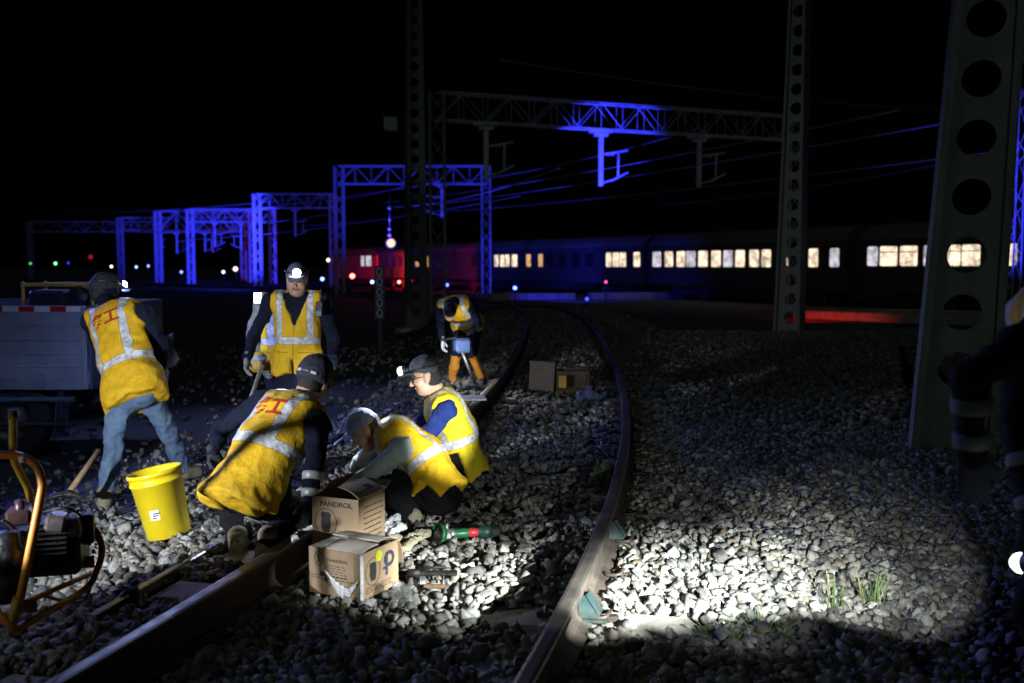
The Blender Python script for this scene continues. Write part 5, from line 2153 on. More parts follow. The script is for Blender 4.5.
# ------------------------------------------------------------------ perforated steel poles
pole_m = mat("galvanised_steel", (0.17, 0.19, 0.17), 0.6, metal=0.3, vary=0.2, scale=4, dirt=(0.12, 0.12, 0.1), dirt_amt=0.5)


def steel_pole(label, base, w0, w1, H, yaw, hole=0.155, pitch_h=0.475, lean=(0, 0), first=0.5, fl=0.28, group=None, sign=None, pm=None):
    pm = pm or pole_m
    t = thing("steel_pole", label, "pole", base, yaw, group)
    m = MB()
    ct = 12

    def wid(z):
        return w0 + (w1 - w0) * z / H

    def sh(z):
        return V3(lean[0] * z, lean[1] * z, 0)
    th = 0.012
    # web with round openings
    zc = first
    z_prev = 0.0
    segs = 32
    while z_prev < H - 0.05:
        if zc + pitch_h / 2 > H:
            break
        zt_ = zc + pitch_h / 2
        outer, inner = [], []
        for i in range(segs):
            a = 2 * PI * i / segs
            c_, s_ = math.cos(a), math.sin(a)
            k_ = 1 / max(abs(c_), abs(s_))
            zz = zc + s_ * k_ * ((zt_ - zc) if s_ > 0 else (zc - z_prev))
            outer.append((c_ * k_ * wid(zz) / 2, zz))
            inner.append((hole * c_, zc + hole * s_))
        v = []
        for sg in (-1, 1):
            v += [V3(x, sg * th, z) + sh(z) for x, z in outer] + [V3(x, sg * th, z) + sh(z) for x, z in inner]
        f = []
        for i in range(segs):
            j = (i + 1) % segs
            f += [[i, j, segs + j, segs + i], [2 * segs + j, 2 * segs + i, 3 * segs + i, 3 * segs + j], [segs + i, segs + j, 3 * segs + j, 3 * segs + i]]
        m.add(v, f)
        z_prev = zt_
        zc = z_prev + pitch_h / 2
    Hh = z_prev
    web = m.build("web", [pm], t)
    for sg in (-1, 1):
        m = MB()
        for (xo, dd, yy) in ((0.008, 0.016, 0), (-0.02, 0.05, fl / 2 - 0.006), (-0.02, 0.05, -fl / 2 + 0.006)):
            v = []
            for z in (0, Hh):
                xc = sg * (wid(z) / 2 + xo)
                d2 = fl / 2 if yy == 0 else 0.006
                v += [V3(xc - dd / 2, yy - d2, z) + sh(z), V3(xc + dd / 2, yy - d2, z) + sh(z), V3(xc + dd / 2, yy + d2, z) + sh(z), V3(xc - dd / 2, yy + d2, z) + sh(z)]
            m.add(v, [[0, 1, 5, 4], [1, 2, 6, 5], [2, 3, 7, 6], [3, 0, 4, 7], [3, 2, 1, 0], [4, 5, 6, 7]])
        m.build("flange", [pm], t)
    m = MB()
    m.box((0, 0, -0.12), (w0 + 0.5, 0.75, 0.24), bev=0.03)
    m.build("footing", [concrete], t)
    if sign:
        m = MB()
        m.box(sign[0], sign[1], bev=0.01)
        m.build("plate", [mat("plate_enamel", (0.3, 0.35, 0.28), 0.5, vary=0.2)], t)
    return t


b = W(950, 462, 8.35)
b[2] = float(gz(b[0], b[1])) - 0.0
steel_pole("big pierced steel pole at right, its round holes showing lit train windows", b, 0.62, 0.28, 9.5, -0.30, hole=0.15, pitch_h=0.478, lean=(0.045, 0.0), first=0.70, fl=0.34, pm=mat("lit_pole_steel", (0.27, 0.32, 0.28), 0.6, metal=0.1, vary=0.25, scale=4, dirt=(0.15, 0.13, 0.1), dirt_amt=0.5, bump=0.2))  # lighter copy of the pole steel, brightness of this pole put into colour
b = W(789, 334, 24)
b[2] = float(gz(b[0], b[1]))
steel_pole("middle pierced steel pole standing before the train, thinner by distance", b, 0.6, 0.26, 11, -0.55, hole=0.14, pitch_h=0.45, lean=(0.012, 0), first=0.35, fl=0.5)
b = W(416, 305, 30)
b[2] = -0.3
steel_pole("leftmost dark steel pole rising above the far worker, small plate on it", b, 0.62, 0.3, 13, 0.35, hole=0.13, pitch_h=0.45, fl=0.4, sign=((-0.75, -0.1, 6.0), (0.4, 0.03, 0.4)))

# ------------------------------------------------------------------ lattice portals over the yard
lat_m = mat("lattice_steel", (0.42, 0.44, 0.46), 0.6, metal=0.2, vary=0.2, scale=3)


def bar(m, a, b_, r):
    m.tube([a, b_], r, 4, smooth=False)


def lattice_mast(m, x, y, z0, z1, w, r):
    c = [V3(x + sx * w / 2, y + sy * w / 2, 0) for sx, sy in ((-1, -1), (1, -1), (1, 1), (-1, 1))]
    for q in c:
        bar(m, q + V3(0, 0, z0), q + V3(0, 0, z1), r)
    n = max(3, int((z1 - z0) / (w * 1.5)))
    for i in range(n):
        za, zb = z0 + (z1 - z0) * i / n, z0 + (z1 - z0) * (i + 1) / n
        for k in range(4):
            a, b_ = c[k], c[(k + 1) % 4]
            if i % 2:
                a, b_ = b_, a
            bar(m, a + V3(0, 0, za), b_ + V3(0, 0, zb), r * 0.42)


def truss(m, p, q, h, d, r):
    """box girder between p and q (lower chord centre line)"""
    u = unit(q - p)
    L = np.linalg.norm(q - p)
    s = V3(-u[1], u[0], 0) * d / 2
    hv = V3(0, 0, h)
    for sg in (-1, 1):
        bar(m, p + s * sg, q + s * sg, r)
        bar(m, p + s * sg + hv, q + s * sg + hv, r)
        n = max(4, int(L / (h * 0.9)))
        for i in range(n):
            a, b_ = p + u * L * i / n + s * sg, p + u * L * (i + 1) / n + s * sg
            if i % 2:
                bar(m, a + hv, b_, r * 0.4)
            else:
                bar(m, a, b_ + hv, r * 0.4)
            bar(m, b_, b_ + hv, r * 0.35)
    n = max(4, int(L / (h * 0.9)))
    for i in range(n):
        a, b_ = p + u * L * i / n, p + u * L * (i + 1) / n
        sg = 1 if i % 2 else -1
        bar(m, a + s * sg, b_ - s * sg, r * 0.5)
        bar(m, a + s * sg + hv, b_ - s * sg + hv, r * 0.5)


def hanging_post(root, p, h, r=0.09, arm=1.0):
    """drop post under the girder with cap plate, bracket and insulators"""
    m = MB(np.array(root.location))
    m.box(p + V3(0, 0, -0.06), (1.0, 0.5, 0.12), bev=0.02)
    m.box(p + V3(0, 0, -0.2), (0.6, 0.35, 0.16), bev=0.03)
    m.box(p + V3(0, 0, -0.2 - h / 2), (0.2, 0.2, h), bev=0.02)
    po = m.build("hanging_post", [lat_m], root)
    m = MB(np.array(root.location))
    e = p + V3(0, 0, -0.2 - h)
    m.tube([e + V3(0.1, 0, 0.15), e + V3(0.5 * arm, -0.1, 0.25), e + V3(1.1 * arm, -0.2, 0.55)], 0.045, 6)
    m.tube([e + V3(0.1, 0, 1.3), e + V3(1.1 * arm, -0.1, 1.45)], 0.045, 6)
    m.tube([e + V3(0.7 * arm, -0.1, 0.33), e + V3(0.72 * arm, -0.1, 1.4)], 0.05, 6)
    for k in range(4):
        m.lathe(e + V3((0.2 + 0.1 * k) * arm, -0.02, 1.31), V3(arm, 0, 0.1), [(0, 0.05), (0.03, 0.1), (0.05, 0.05)], 8)
    m.build("bracket", [lat_m], po)


def portal(label, pl, pr, h, w=0.55, r=0.036, posts=(), zg=-0.3):
    """pl, pr: lower chord ends"""
    t = thing("portal_gantry", label, "gantry", (pl[0], pl[1], zg), 0, "portal gantries over the yard")
    og = np.array(t.location)
    for q in (pl, pr):
        m = MB(og)
        lattice_mast(m, q[0], q[1], zg, q[2] + h, w, r)
        m.build("mast", [lat_m], t)
    m = MB(og)
    truss(m, pl, pr, h, w, r)
    m.build("girder", [lat_m], t)
    for f_, hh, arm in posts:
        hanging_post(t, pl + (pr - pl) * f_ + V3(0, 0, -0.002), hh, arm=arm)
    return t


pl_, pr_ = W(437, 121, 38.9), W(796, 140, 45.2)
pl_[2] = pr_[2] = (pl_[2] + pr_[2]) / 2
portal("nearest blue-lit portal gantry spanning behind the tall poles", pl_, pr_, 1.05, posts=((0.42, 2.1, 1), (0.70, 2.0, 1), (0.12, 2.0, 1)))
pl_, pr_ = W(339, 184, 66), W(486, 184, 66)
portal("blue-lit gantry left of the dark pole, above the warm yard lamp", pl_, pr_, 1.15, posts=((0.7, 2.0, -1),), r=0.06)
pl_, pr_ = W(257, 208, 88), W(333, 208, 88)
portal("blue gantry behind the standing worker's head, lattice masts", pl_, pr_, 1.2, r=0.07, posts=((0.5, 2.3, 1),))
pl_, pr_ = W(190, 222, 104), W(272, 222, 104)
portal("brightest blue gantry between the two headlamps", pl_, pr_, 1.3, r=0.085, posts=((0.3, 2.4, 1), (0.62, 2.6, -1)))
pl_, pr_ = W(158, 232, 112), W(252, 232, 112)
portal("tall-girdered gantry overlapping the brightest one behind the left lamps", pl_, pr_, 2.3, r=0.11, posts=((0.2, 2.2, 1), (0.5, 2.0, 1)))
pl_, pr_ = W(120, 230, 125), W(243, 230, 125)
portal("wide farther gantry behind the brightest one", pl_, pr_, 1.5, r=0.09, posts=((0.3, 2.4, 1), (0.75, 2.6, 1)))
pl_, pr_ = W(30, 232, 150), W(158, 232, 150)
portal("faintest gantry at the far left, barely lit", pl_, pr_, 1.5, r=0.09)
pl_, pr_ = W(1017, 60, 27), W(1130, 60, 27)
pl_[2] = pr_[2] = 7.0
portal("blue lattice gantry leg cut by the right edge", pl_, pr_, 0.9, w=0.42, r=0.03, zg=-0.2)

# overhead wires run parallel to the train ---------------------------------------
wire_m = mat("copper_wire", (0.34, 0.34, 0.36), 0.5, metal=0.4, vary=0.1)


def wire(label, a, b_, sag=0.5, r=0.022):
    pts = []
    for i in range(33):
        t = i / 32
        p = a + (b_ - a) * t
        pts.append(p - V3(0, 0, 4 * sag * t * (1 - t)))
    m = MB(a)
    m.tube(pts, r, 5)
    o = m.build("overhead_wire", [wire_m], None)
    o.location = a
    return tag(o, label, "wire", "overhead wires over the yard")


wire("upper overhead wire passing the lit hanging post's middle", W(379, 203, 70), W(900, 110, 30), 0.3)
wire("contact wire meeting the foot of the lit hanging post", W(405, 208, 72), W(1010, 112, 28), 0.2, 0.026)
wire("lowest contact wire below the lit hanging post", W(440, 212, 74), W(1010, 150, 32), 0.2)
wire("short steep wire at the left of the lit gantry", W(400, 186, 60), W(700, 128, 42), 0.5, 0.018)
wire("thick wire sloping down to the dark left pole", W(392, 207, 64), W(560, 168, 44), 0.4, 0.04)
wire("faint high wire crossing above the gantry toward the right pole", W(500, 60, 36), W(980, 110, 60), 0.4, 0.016)
wire("faint wire at right over the train roof", W(660, 205, 60), W(1010, 150, 40), 0.3, 0.02)

for i_, (a0, b0) in enumerate((((60, 214, 120), (330, 196, 84)), ((110, 222, 118), (420, 186, 62)), ((150, 232, 112), (330, 214, 86)), ((180, 240, 104), (420, 214, 68)), ((330, 200, 80), (455, 170, 52)), ((300, 226, 90), (520, 196, 56)))):
    wire(["topmost thin wire over the left gantries", "long thin wire from far left toward the dark pole", "short wire between the two brightest left gantries", "lowest wire crossing behind the standing worker's head", "steep wire left of the nearest gantry's mast", "wire dipping beneath the gantry above the warm lamp"][i_], W(*a0), W(*b0), 0.3, 0.03)

# ------------------------------------------------------------------ the train
T0 = np.array([16.6, 45.0])
TD = np.array([-0.5, 0.866])


def s_of(px):
    k = (px - 512) / 1000
    return (16.6 - 45 * k) / (0.5 + 0.866 * k)


NT = np.array([-0.866, -0.5])  # towards the camera side
coach_m = mat("coach_paint", (0.04, 0.055, 0.05), 0.4, vary=0.15, scale=2)
coach_r = mat("coach_roof", (0.12, 0.12, 0.12), 0.6, vary=0.2, scale=2)
bogie_m = mat("bogie_iron", (0.05, 0.05, 0.05), 0.7, vary=0.3)
def window_light(name, col, strength):
    """lit compartment: pale curtains, lamps and dark shapes inside vary the glow"""
    m = emit(name, col, strength)
    n, l = nodes_of(m)
    b = n["Principled BSDF"]
    tc = n.new("ShaderNodeTexCoord")
    nz = n.new("ShaderNodeTexNoise")
    nz.inputs["Scale"].default_value = 1.9
    nz.inputs["Detail"].default_value = 5
    nz.inputs["Roughness"].default_value = 0.7
    l.new(tc.outputs["Object"], nz.inputs["Vector"])
    mr = n.new("ShaderNodeMapRange")
    mr.inputs[1].default_value, mr.inputs[2].default_value = 0.36, 0.6
    mr.inputs[3].default_value, mr.inputs[4].default_value = strength * 0.3, strength * 1.25
    l.new(nz.outputs[0], mr.inputs[0])
    l.new(mr.outputs[0], b.inputs["Emission Strength"])
    return m


win_w = window_light("coach_window", (1.0, 0.80, 0.58), 1.25)
win_c = window_light("coach_window_cool", (0.85, 0.8, 0.9), 0.75)
win_d = window_light("coach_window_dim", (1.0, 0.55, 0.25), 0.7)
win_n = mat("unlit_glass", (0.015, 0.018, 0.022), 0.15, vary=0.1)
ZR = -0.5  # rail level at the train


def tp(s, n, z):
    q = T0 + TD * s + NT * n
    return V3(q[0], q[1], z)


def win_panel(m, s0, s1, z0, z1, n, mi=0, rc=0.09):
    pts = []
    for cx, cz, a0 in ((s1 - rc, z1 - rc, 0), (s0 + rc, z1 - rc, PI / 2), (s0 + rc, z0 + rc, PI), (s1 - rc, z0 + rc, 1.5 * PI)):
        for i in range(4):
            a = a0 + PI / 2 * i / 3
            pts.append((cx + rc * math.cos(a), cz + rc * math.sin(a)))
    k = len(pts)
    v = [tp(a, n, b_) for a, b_ in pts] + [tp(a, n - 0.03, b_) for a, b_ in pts]
    m.add(v, [list(range(k))[::-1], list(range(k, 2 * k))] + [[i, (i + 1) % k, k + (i + 1) % k, k + i] for i in range(k)], mi)


WINS = {
    "A": [(1085, 18, 0), (1062, 18, 0), (1037, 18, 0), (1012, 8, 0), (1000, 7, 2), (970, 18, 0), (951, 17, 0), (927, 8, 1), (908, 17, 0), (888, 17, 0), (872, 10, 1)],
    "B": [(834, 9, 1), (813, 9, 0), (783, 9, 0), (766, 9, 0), (754, 9, 0), (740, 9, 0), (728, 9, 1), (716, 9, 0), (703, 9, 0), (691, 9, 1), (681, 8, 0), (669, 8, 0), (657, 8, 1)],
    "C": [(637, 6, 0), (623, 6, 0), (616, 6, 0), (609, 5, 0), (541, 4, 2), (529, 4, 2), (515, 5, 0), (508, 4, 0), (503, 4, 0), (497, 4, 0)],
    "D": [(427, 4, 2), (418, 3, 2)],
}
BND = [(-26, s_of(852) - 0.4), (s_of(852) + 0.4, s_of(646) - 0.3), (s_of(646) + 0.3, s_of(455) - 0.4), (s_of(455) + 0.4, s_of(380) + 0)]
LAB = ["train carriage nearest the right pole, wide lit windows", "train carriage behind the middle pole with a long row of lit windows", "carriage with a few lit windows in two clusters, washed blue", "farthest carriage, mostly dark and lit red"]
W_Z = {"A": (1.55, 2.42), "B": (1.5, 2.38), "C": (1.5, 2.38), "D": (1.5, 2.38)}
for (ca_, cb_), key, lab in zip(BND, "ABCD", LAB):
    q = T0 + TD * (ca_ + cb_) / 2
    t = thing("train_carriage", lab, "carriage", (q[0], q[1], ZR), 0, "carriages of the lit train")
    og = np.array(t.location)
    # cross-section swept along the carriage
    sec = [(0.0, ZR + 0.95), (0.02, ZR + 1.2), (0.05, ZR + 3.25), (-0.1, ZR + 3.5), (-0.6, ZR + 3.85), (-1.5, ZR + 4.0), (-2.4, ZR + 3.85), (-2.9, ZR + 3.5), (-3.05, ZR + 3.25), (-3.02, ZR + 1.2), (-3.0, ZR + 0.95)]
    m = MB(og)
    n = len(sec)
    v = [tp(ca_, a, z) for a, z in sec] + [tp(cb_, a, z) for a, z in sec]
    f = [[i, i + 1, n + i + 1, n + i][::-1] for i in range(n - 1)] + [list(range(n)), list(range(n, 2 * n))[::-1], [0, n, 2 * n - 1, n - 1]]
    mi = [1 if 2 <= i <= 7 else 0 for i in range(n - 1)] + [0, 0, 0]
    for q_, k_ in zip(f, mi):
        pass
    m.v = [w - og for w in v]
    m.f, m.m, m.sm = f, mi, [False] * len(f)
    m.build("coach_body", [coach_m, coach_r], t)
    z0, z1 = W_Z[key]
    lit = []
    for px, wpx, tone in WINS[key]:
        sa_, sb_ = s_of(px + wpx / 2), s_of(px - wpx / 2)
        m = MB(og)
        win_panel(m, sa_, sb_, z0, z1, 0.062, 0, rc=0.08)
        m.build("window", [[win_w, win_c, win_d][tone]], t)
        if tone == 0 and wpx > 15:
            # a window bar
            m2 = MB(og)
            m2.box(tp((sa_ + sb_) / 2, 0.075, z1 - 0.26), (sb_ - sa_, 0.02, 0.035), rotz3(math.atan2(TD[1], TD[0])))
            m2.build("window_bar", [bogie_m], [c for c in t.children][-1])
        lit.append((sa_ - 0.15, sb_ + 0.15))
    if key in "CD":
        s = ca_ + 2.0
        while s < cb_ - 2:
            if all(s + 0.9 < a or s > b_ for a, b_ in lit):
                m = MB(og)
                win_panel(m, s, s + 0.9, z0, z1, 0.06, 0, rc=0.08)
                m.build("dark_window", [win_n], t)
            s += 1.6
    for sc_ in (ca_ + 3.2, cb_ - 3.2):
        m = MB(og)
        R_ = rotz3(math.atan2(TD[1], TD[0]))
        m.box(tp(sc_, -1.5, ZR + 0.6), (3.2, 2.2, 0.3), R_, bev=0.05)
        for ds in (-1.2, 1.2):
            m.lathe(tp(sc_ + ds, -0.55, ZR + 0.46), V3(*NT, 0), [(0, 0), (0, 0.46), (0.12, 0.46), (0.12, 0)], 20)
            m.lathe(tp(sc_ + ds, -2.55, ZR + 0.46), V3(*NT, 0), [(0, 0), (0, 0.46), (0.12, 0.46), (0.12, 0)], 20)
        m.build("bogie", [bogie_m], t)
    m = MB(og)
    m.box(tp((ca_ + cb_) / 2, -1.4, ZR + 0.72), (min(8, (cb_ - ca_) * 0.35), 2.0, 0.5), rotz3(math.atan2(TD[1], TD[0])), bev=0.05)
    m.build("under_tank", [bogie_m], t)

# locomotive at the far left end
la, lb = s_of(380) + 0.6, s_of(380) + 15
q = T0 + TD * (la + lb) / 2
t = thing("locomotive", "locomotive at the far end of the train, cab lit white above red glow", "locomotive", (q[0], q[1], ZR))
og = np.array(t.location)
sec = [(0.0, ZR + 0.8), (0.05, ZR + 3.0), (-0.35, ZR + 3.7), (-1.5, ZR + 3.95), (-2.65, ZR + 3.7), (-3.05, ZR + 3.0), (-3.0, ZR + 0.8)]
m = MB(og)
n = len(sec)
v = [tp(la, a, z) for a, z in sec] + [tp(lb - 1.2, a, z) for a, z in sec] + [tp(lb, a * 0.9 - 0.15, ZR + 0.8 + (z - ZR - 0.8) * 0.8) for a, z in sec]
f = []
for k in (0, 1):
    f += [[k * n + i, k * n + i + 1, (k + 1) * n + i + 1, (k + 1) * n + i][::-1] for i in range(n - 1)]
f += [list(range(n)), list(range(2 * n, 3 * n))[::-1]]
m.add(v, f)
m.build("hull", [mat("loco_paint", (0.45, 0.1, 0.08), 0.45, vary=0.15, scale=2)], t)
for px, w_ in ((363.5, 3), (369.5, 5)):
    m = MB(og)
    win_panel(m, s_of(px + w_ / 2), s_of(px - w_ / 2), 1.55, 2.55, 0.062)
    m.build("window", [win_c], t)
m = MB(og)
m.box(tp((la + lb) / 2, -1.5, ZR + 0.5), (10, 2.4, 0.6), rotz3(math.atan2(TD[1], TD[0])), bev=0.1)
m.build("bogie", [bogie_m], t)

# tracks in the yard, under and before the train
for d_, lab in ((0.78, "near rail of the train's track"), (2.22, "far rail of the train's track"), (-4.2, "near rail of the empty track before the train"), (-2.76, "far rail of the empty track before the train"), (-8.7, "near rail of the second empty track before the train"), (-7.26, "far rail of the second empty track before the train")):
    path = np.array([T0 + TD * s + NT * -d_ for s in np.linspace(-40, 75, 60)])
    o = rail(path, ZR - RAILTOP + 0.0, mats=[rail_mat(), head_steel])
    tag(o, "dim yard " + lab, "rail", "rails of the yard tracks")
# low trough kerb that catches red light
a, b_ = W(797, 318, 31), W(1010, 320, 27)
a[2] = b_[2] = -0.35
m = MB(a)
d_ = unit(b_ - a)
L = np.linalg.norm(b_ - a)
m.box((a + b_) / 2 + V3(0, 0, 0.12), (L, 0.6, 0.7), np.stack([d_, V3(-d_[1], d_[0], 0), V3(0, 0, 1)], 1), bev=0.03)
for i in range(int(L / 0.5)):
    m.box(a + d_ * (0.25 + i * 0.5) + V3(0, 0, 0.495), (0.47, 0.56, 0.05), np.stack([d_, V3(-d_[1], d_[0], 0), V3(0, 0, 1)], 1), bev=0.01)
o = m.build("cable_trough", [concrete], None)
o.location = a
tag(o, "low concrete cable trough glowing red beyond the middle pole", "cable trough")

a, b_ = W(490, 290, 56), W(700, 287, 60)  # kerb added to catch the blue light as a bright strip
a[2] = b_[2] = -0.1
m = MB(a)
d_ = unit(b_ - a)
L = np.linalg.norm(b_ - a)
for i in range(int(L / 1.0)):
    if i % 7 != 5:
        m.box(a + d_ * (0.5 + i) - V3(0, 0, 0.1), (0.985, 0.7, 0.4), np.stack([d_, V3(-d_[1], d_[0], 0), V3(0, 0, 1)], 1), bev=0.03)
o = m.build("light_catcher_kerb", [concrete], None)
o.location = a
tag(o, "added low concrete kerb catching blue light below the far carriage windows", "kerb")

# ------------------------------------------------------------------ lamps of the yard
ball = {}


def yard_lamp(label, px, py, y, col, strength, r, ground=-0.3, name="signal_lamp", cat="signal lamp", power=0, lit=None, group="small coloured yard lamps"):
    p = W(px, py, y)
    t = thing(name, label, cat, (p[0], p[1], ground), 0, group)
    og = np.array(t.location)
    m = MB(og)
    m.tube([V3(p[0], p[1] + r * 2.2, ground), V3(p[0], p[1] + r * 2.2, p[2] + r)], max(0.025, r * 0.2), 8)
    m.build("post", [black_iron], t)
    m = MB(og)
    m.lathe(p + V3(0, r * 1.8, 0), V3(0, -1, 0), [(0, 0), (0, r * 1.25), (r * 1.3, r * 1.35), (r * 1.3, r * 1.1), (r * 0.9, r * 1.1)], 16)
    hd_ = m.build("lamp_head", [tr_dark], t)
    m = MB(og)
    m.lathe(p + V3(0, r * 0.9, 0), V3(0, -1, 0), [(0, 0), (0, r), (r * 0.5, r * 0.9), (r * 0.8, r * 0.5), (r * 0.9, 0)], 16)
    key = "lamp_light_%s" % len(ball) if (col, strength) not in ball else ball[(col, strength)]
    ball[(col, strength)] = key
    m.build("lens", [emit(key, col, strength)], hd_)
    if power:
        point("lamp_glow", p + V3(0, -r * 2.5, 0), power, lit or col, r)
    return t


BL = (0.03, 0.035, 1.0)
yard_lamp("warm white yard lamp hanging bright beside the dark left pole", 390.5, 243, 55, (1.0, 0.5, 0.22), 1.9, 0.23, name="yard_lamp", cat="yard lamp", power=9, lit=(1.0, 0.42, 0.1), group=None)
# insulator string above it
p = W(389.5, 236, 54.8)
it = thing("insulator_string", "string of small glinting insulators above the warm yard lamp", "insulator", p)
for py_, s_ in ((208, 0.11), (220, 0.07), (229, 0.09), (235, 0.1)):
    m = MB(p)
    c_ = W(389.6, py_, 54.6)
    m.lathe(c_ + V3(0, 0, -s_), V3(0, 0, 1), [(0, 0), (s_ * 0.4, s_), (s_, s_ * 1.1), (s_ * 1.6, s_ * 0.6), (s_ * 2, 0)], 14)
    m.build("insulator", [mat("glazed_ceramic", (0.6, 0.5, 0.42), 0.15, vary=0.1, spec=0.9)], it)
m = MB(p)
m.tube([W(389.6, 240, 54.75), W(389.6, 190, 54.75)], 0.02, 6)
m.build("rod", [grey_steel], it)
LAMPS = [
    ("leftmost small green signal far left", 30, 263.5, 110, (0.1, 0.9, 0.25), 1.2, 0.13),
    ("brighter green signal, second from far left", 55, 263.5, 110, (0.15, 1.0, 0.3), 4, 0.16),
    ("tiny blue lamp right of the green signals", 68, 263, 110, BL, 2, 0.12),
    ("pale yellow lamp in the far yard", 111, 266.5, 110, (1.0, 0.85, 0.45), 4, 0.14),
    ("white-blue lamp right of the pale yellow one", 136, 267, 110, (0.3, 0.4, 1.0), 4, 0.14),
    ("blue lamp near the first blue column", 148, 266, 110, (0.2, 0.3, 1.0), 3, 0.14),
    ("low blue lamp left of the gantry foot", 181, 272, 100, (0.2, 0.3, 1.0), 3, 0.14),
    ("white lamp between the brightest gantry's legs", 223, 272, 100, (0.8, 0.85, 1.0), 3, 0.15),
    ("warm white lamp beside the gantry's right leg", 235, 269, 100, (1.0, 0.7, 0.5), 3, 0.22),
    ("blue lamp right of the standing worker's head", 322, 279, 80, (0.25, 0.35, 1.0), 5, 0.14),
    ("narrow yellow lamp above the blue one, right of the headlamp", 328, 260, 80, (1.0, 0.8, 0.45), 2.5, 0.14),
    ("red lamp at the far left end of the train", 352, 276, 70, (1.0, 0.06, 0.05), 25, 0.16),
    ("small pink-red lamp at the red patch's lower corner", 399, 282, 66, (1.0, 0.2, 0.15), 8, 0.1),
    ("blue lamp just left of the number post's top", 372, 282, 60, (0.3, 0.4, 1.0), 6, 0.1),
    ("blue ground lamp behind the far worker", 447, 285, 45, (0.1, 0.15, 1.0), 6, 0.07),
    ("blue ground lamp in front of the blue-washed carriage", 515, 288, 48, (0.1, 0.15, 1.0), 8, 0.09),
    ("second blue ground lamp right of the brighter one", 587, 299, 40, (0.08, 0.1, 1.0), 2, 0.07),
    ("small magenta lamp under the carriage", 606, 282, 48, (1.0, 0.1, 0.35), 2, 0.07),
    ("red lamp low before the cable trough", 800, 312, 30, (1.0, 0.05, 0.03), 3, 0.06),
]
for a in LAMPS:
    yard_lamp(*a[:1], a[1], a[2], a[3], a[4], a[5], a[6])
# small red flag-like marker light far left
yard_lamp("upright red marker light above the left worker's headlamp", 90, 257, 105, (1.0, 0.03, 0.01), 0.35, 0.22)
# ------------------------------------------------------------------ light
w = bpy.data.worlds.new("World")
SC.world = w
w.use_nodes = True
n, l = w.node_tree.nodes, w.node_tree.links
sky = n.new("ShaderNodeTexSky")
sky.sky_type = "NISHITA"
sky.sun_disc = False
sky.sun_elevation = math.radians(35)
sky.sun_rotation = math.radians(200)
bg = n["Background"]
bg.inputs[1].default_value = 0.00003
l.new(sky.outputs[0], bg.inputs[0])
sd = bpy.data.lights.new("night_fill", "SUN")  # weak fill added from behind the camera to lift the dark ballast
sd.energy = 0.06
sd.angle = math.radians(0.5)
sd.color = (0.8, 1.0, 0.9)
so2 = bpy.data.objects.new("night_fill", sd)
COL.objects.link(so2)
so2.rotation_euler = Vector((0.25, 0.8, -0.75)).to_track_quat("-Z", "Y").to_euler()

WH = (0.93, 1.0, 0.96)
# hand lamp of the near worker at the right edge, aimed across the track
LA = W(1021, 563, 2.55)
lt = thing("hand_lamp", "bright round hand lamp hanging from the near worker at right edge", "lamp", LA)
def az_el(az, el):
    a, e = math.radians(az), math.radians(el)
    return V3(math.sin(a) * math.cos(e), math.cos(a) * math.cos(e), math.sin(e))


aim = az_el(-18, -13)
m = MB()
m.lathe(-aim * 0.12, aim, [(0, 0), (0, 0.03), (0.06, 0.034), (0.09, 0.036), (0.1, 0.03)], 20)
m.tube(bez([-aim * 0.1 + V3(0, 0, 0.03), V3(0, 0, 0.1) - aim * 0.08, -aim * 0.03 + V3(0, 0, 0.03)], 6), 0.007, 8)
ho = m.build("lamp_body", [plastic_dark], lt)
m = MB()
m.lathe(-aim * 0.034, aim, [(0, 0.0), (0.002, 0.014), (0.012, 0.022), (0.026, 0.026), (0.042, 0.024), (0.056, 0.015), (0.062, 0)], 20)
m.build("lens", [emit("hand_lamp_lens", (0.85, 0.93, 1.0), 10)], ho)
# narrow cones set side by side to shape a wide, flat pool on the ballast
for az_, el_, an_, po_ in ((-34, -18.2, 13, 1100), (-28, -18.6, 13, 1600), (-21, -18.8, 13, 1900), (-14, -18.8, 13, 1900), (-7, -18.6, 13, 1650), (0, -18.3, 13, 1200), (7, -17.5, 18, 520), (14, -17, 22, 170),
                           (-38, -13.8, 14, 1050), (-31, -13.5, 12, 600), (-44, -14.5, 13, 500), (-25.5, -3.2, 11, 2300), (-14, -9, 46, 130)):  # this row: extra cones added to brighten the squatting pair, box and gravel
    spot("hand_lamp_beam", LA + aim * 0.035, LA + aim * 0.035 + az_el(az_, el_) * 5, po_, an_, 0.9, WH, 0.012)

# work lamp on the tamping machine's left side, off to the left: lights the left group
LD = V3(-2.92, 3.08, 0.86)
wt = thing("work_lamp", "work lamp on a short stand left of the tamping machine", "lamp", (LD[0], LD[1], float(gz(LD[0], LD[1]))))
og = np.array(wt.location)
aim = unit(V3(-1.90, 6.4, 0.72) - LD)
m = MB(og)
for a in (0.3, 2.4, 4.5):
    m.tube([V3(LD[0], LD[1], LD[2] - 0.12), V3(LD[0] + 0.3 * math.cos(a), LD[1] + 0.3 * math.sin(a), og[2])], 0.01, 8)
m.build("tripod", [black_iron], wt)
m = MB(og)
m.box(LD - aim * 0.05, (0.2, 0.07, 0.15), frame(aim), bev=0.01)
hd_ = m.build("lamp_head", [plastic_dark], wt)
m = MB(og)
m.box(LD - aim * 0.012, (0.17, 0.008, 0.12), frame(aim), bev=0.003)
m.build("lens", [emit("work_lamp_lens", (0.85, 0.92, 1.0), 40)], hd_)
spot("work_lamp_beam", LD + aim * 0.03, LD + aim * 5, 680, 60, 0.8, (0.88, 0.95, 1.0), 0.02)

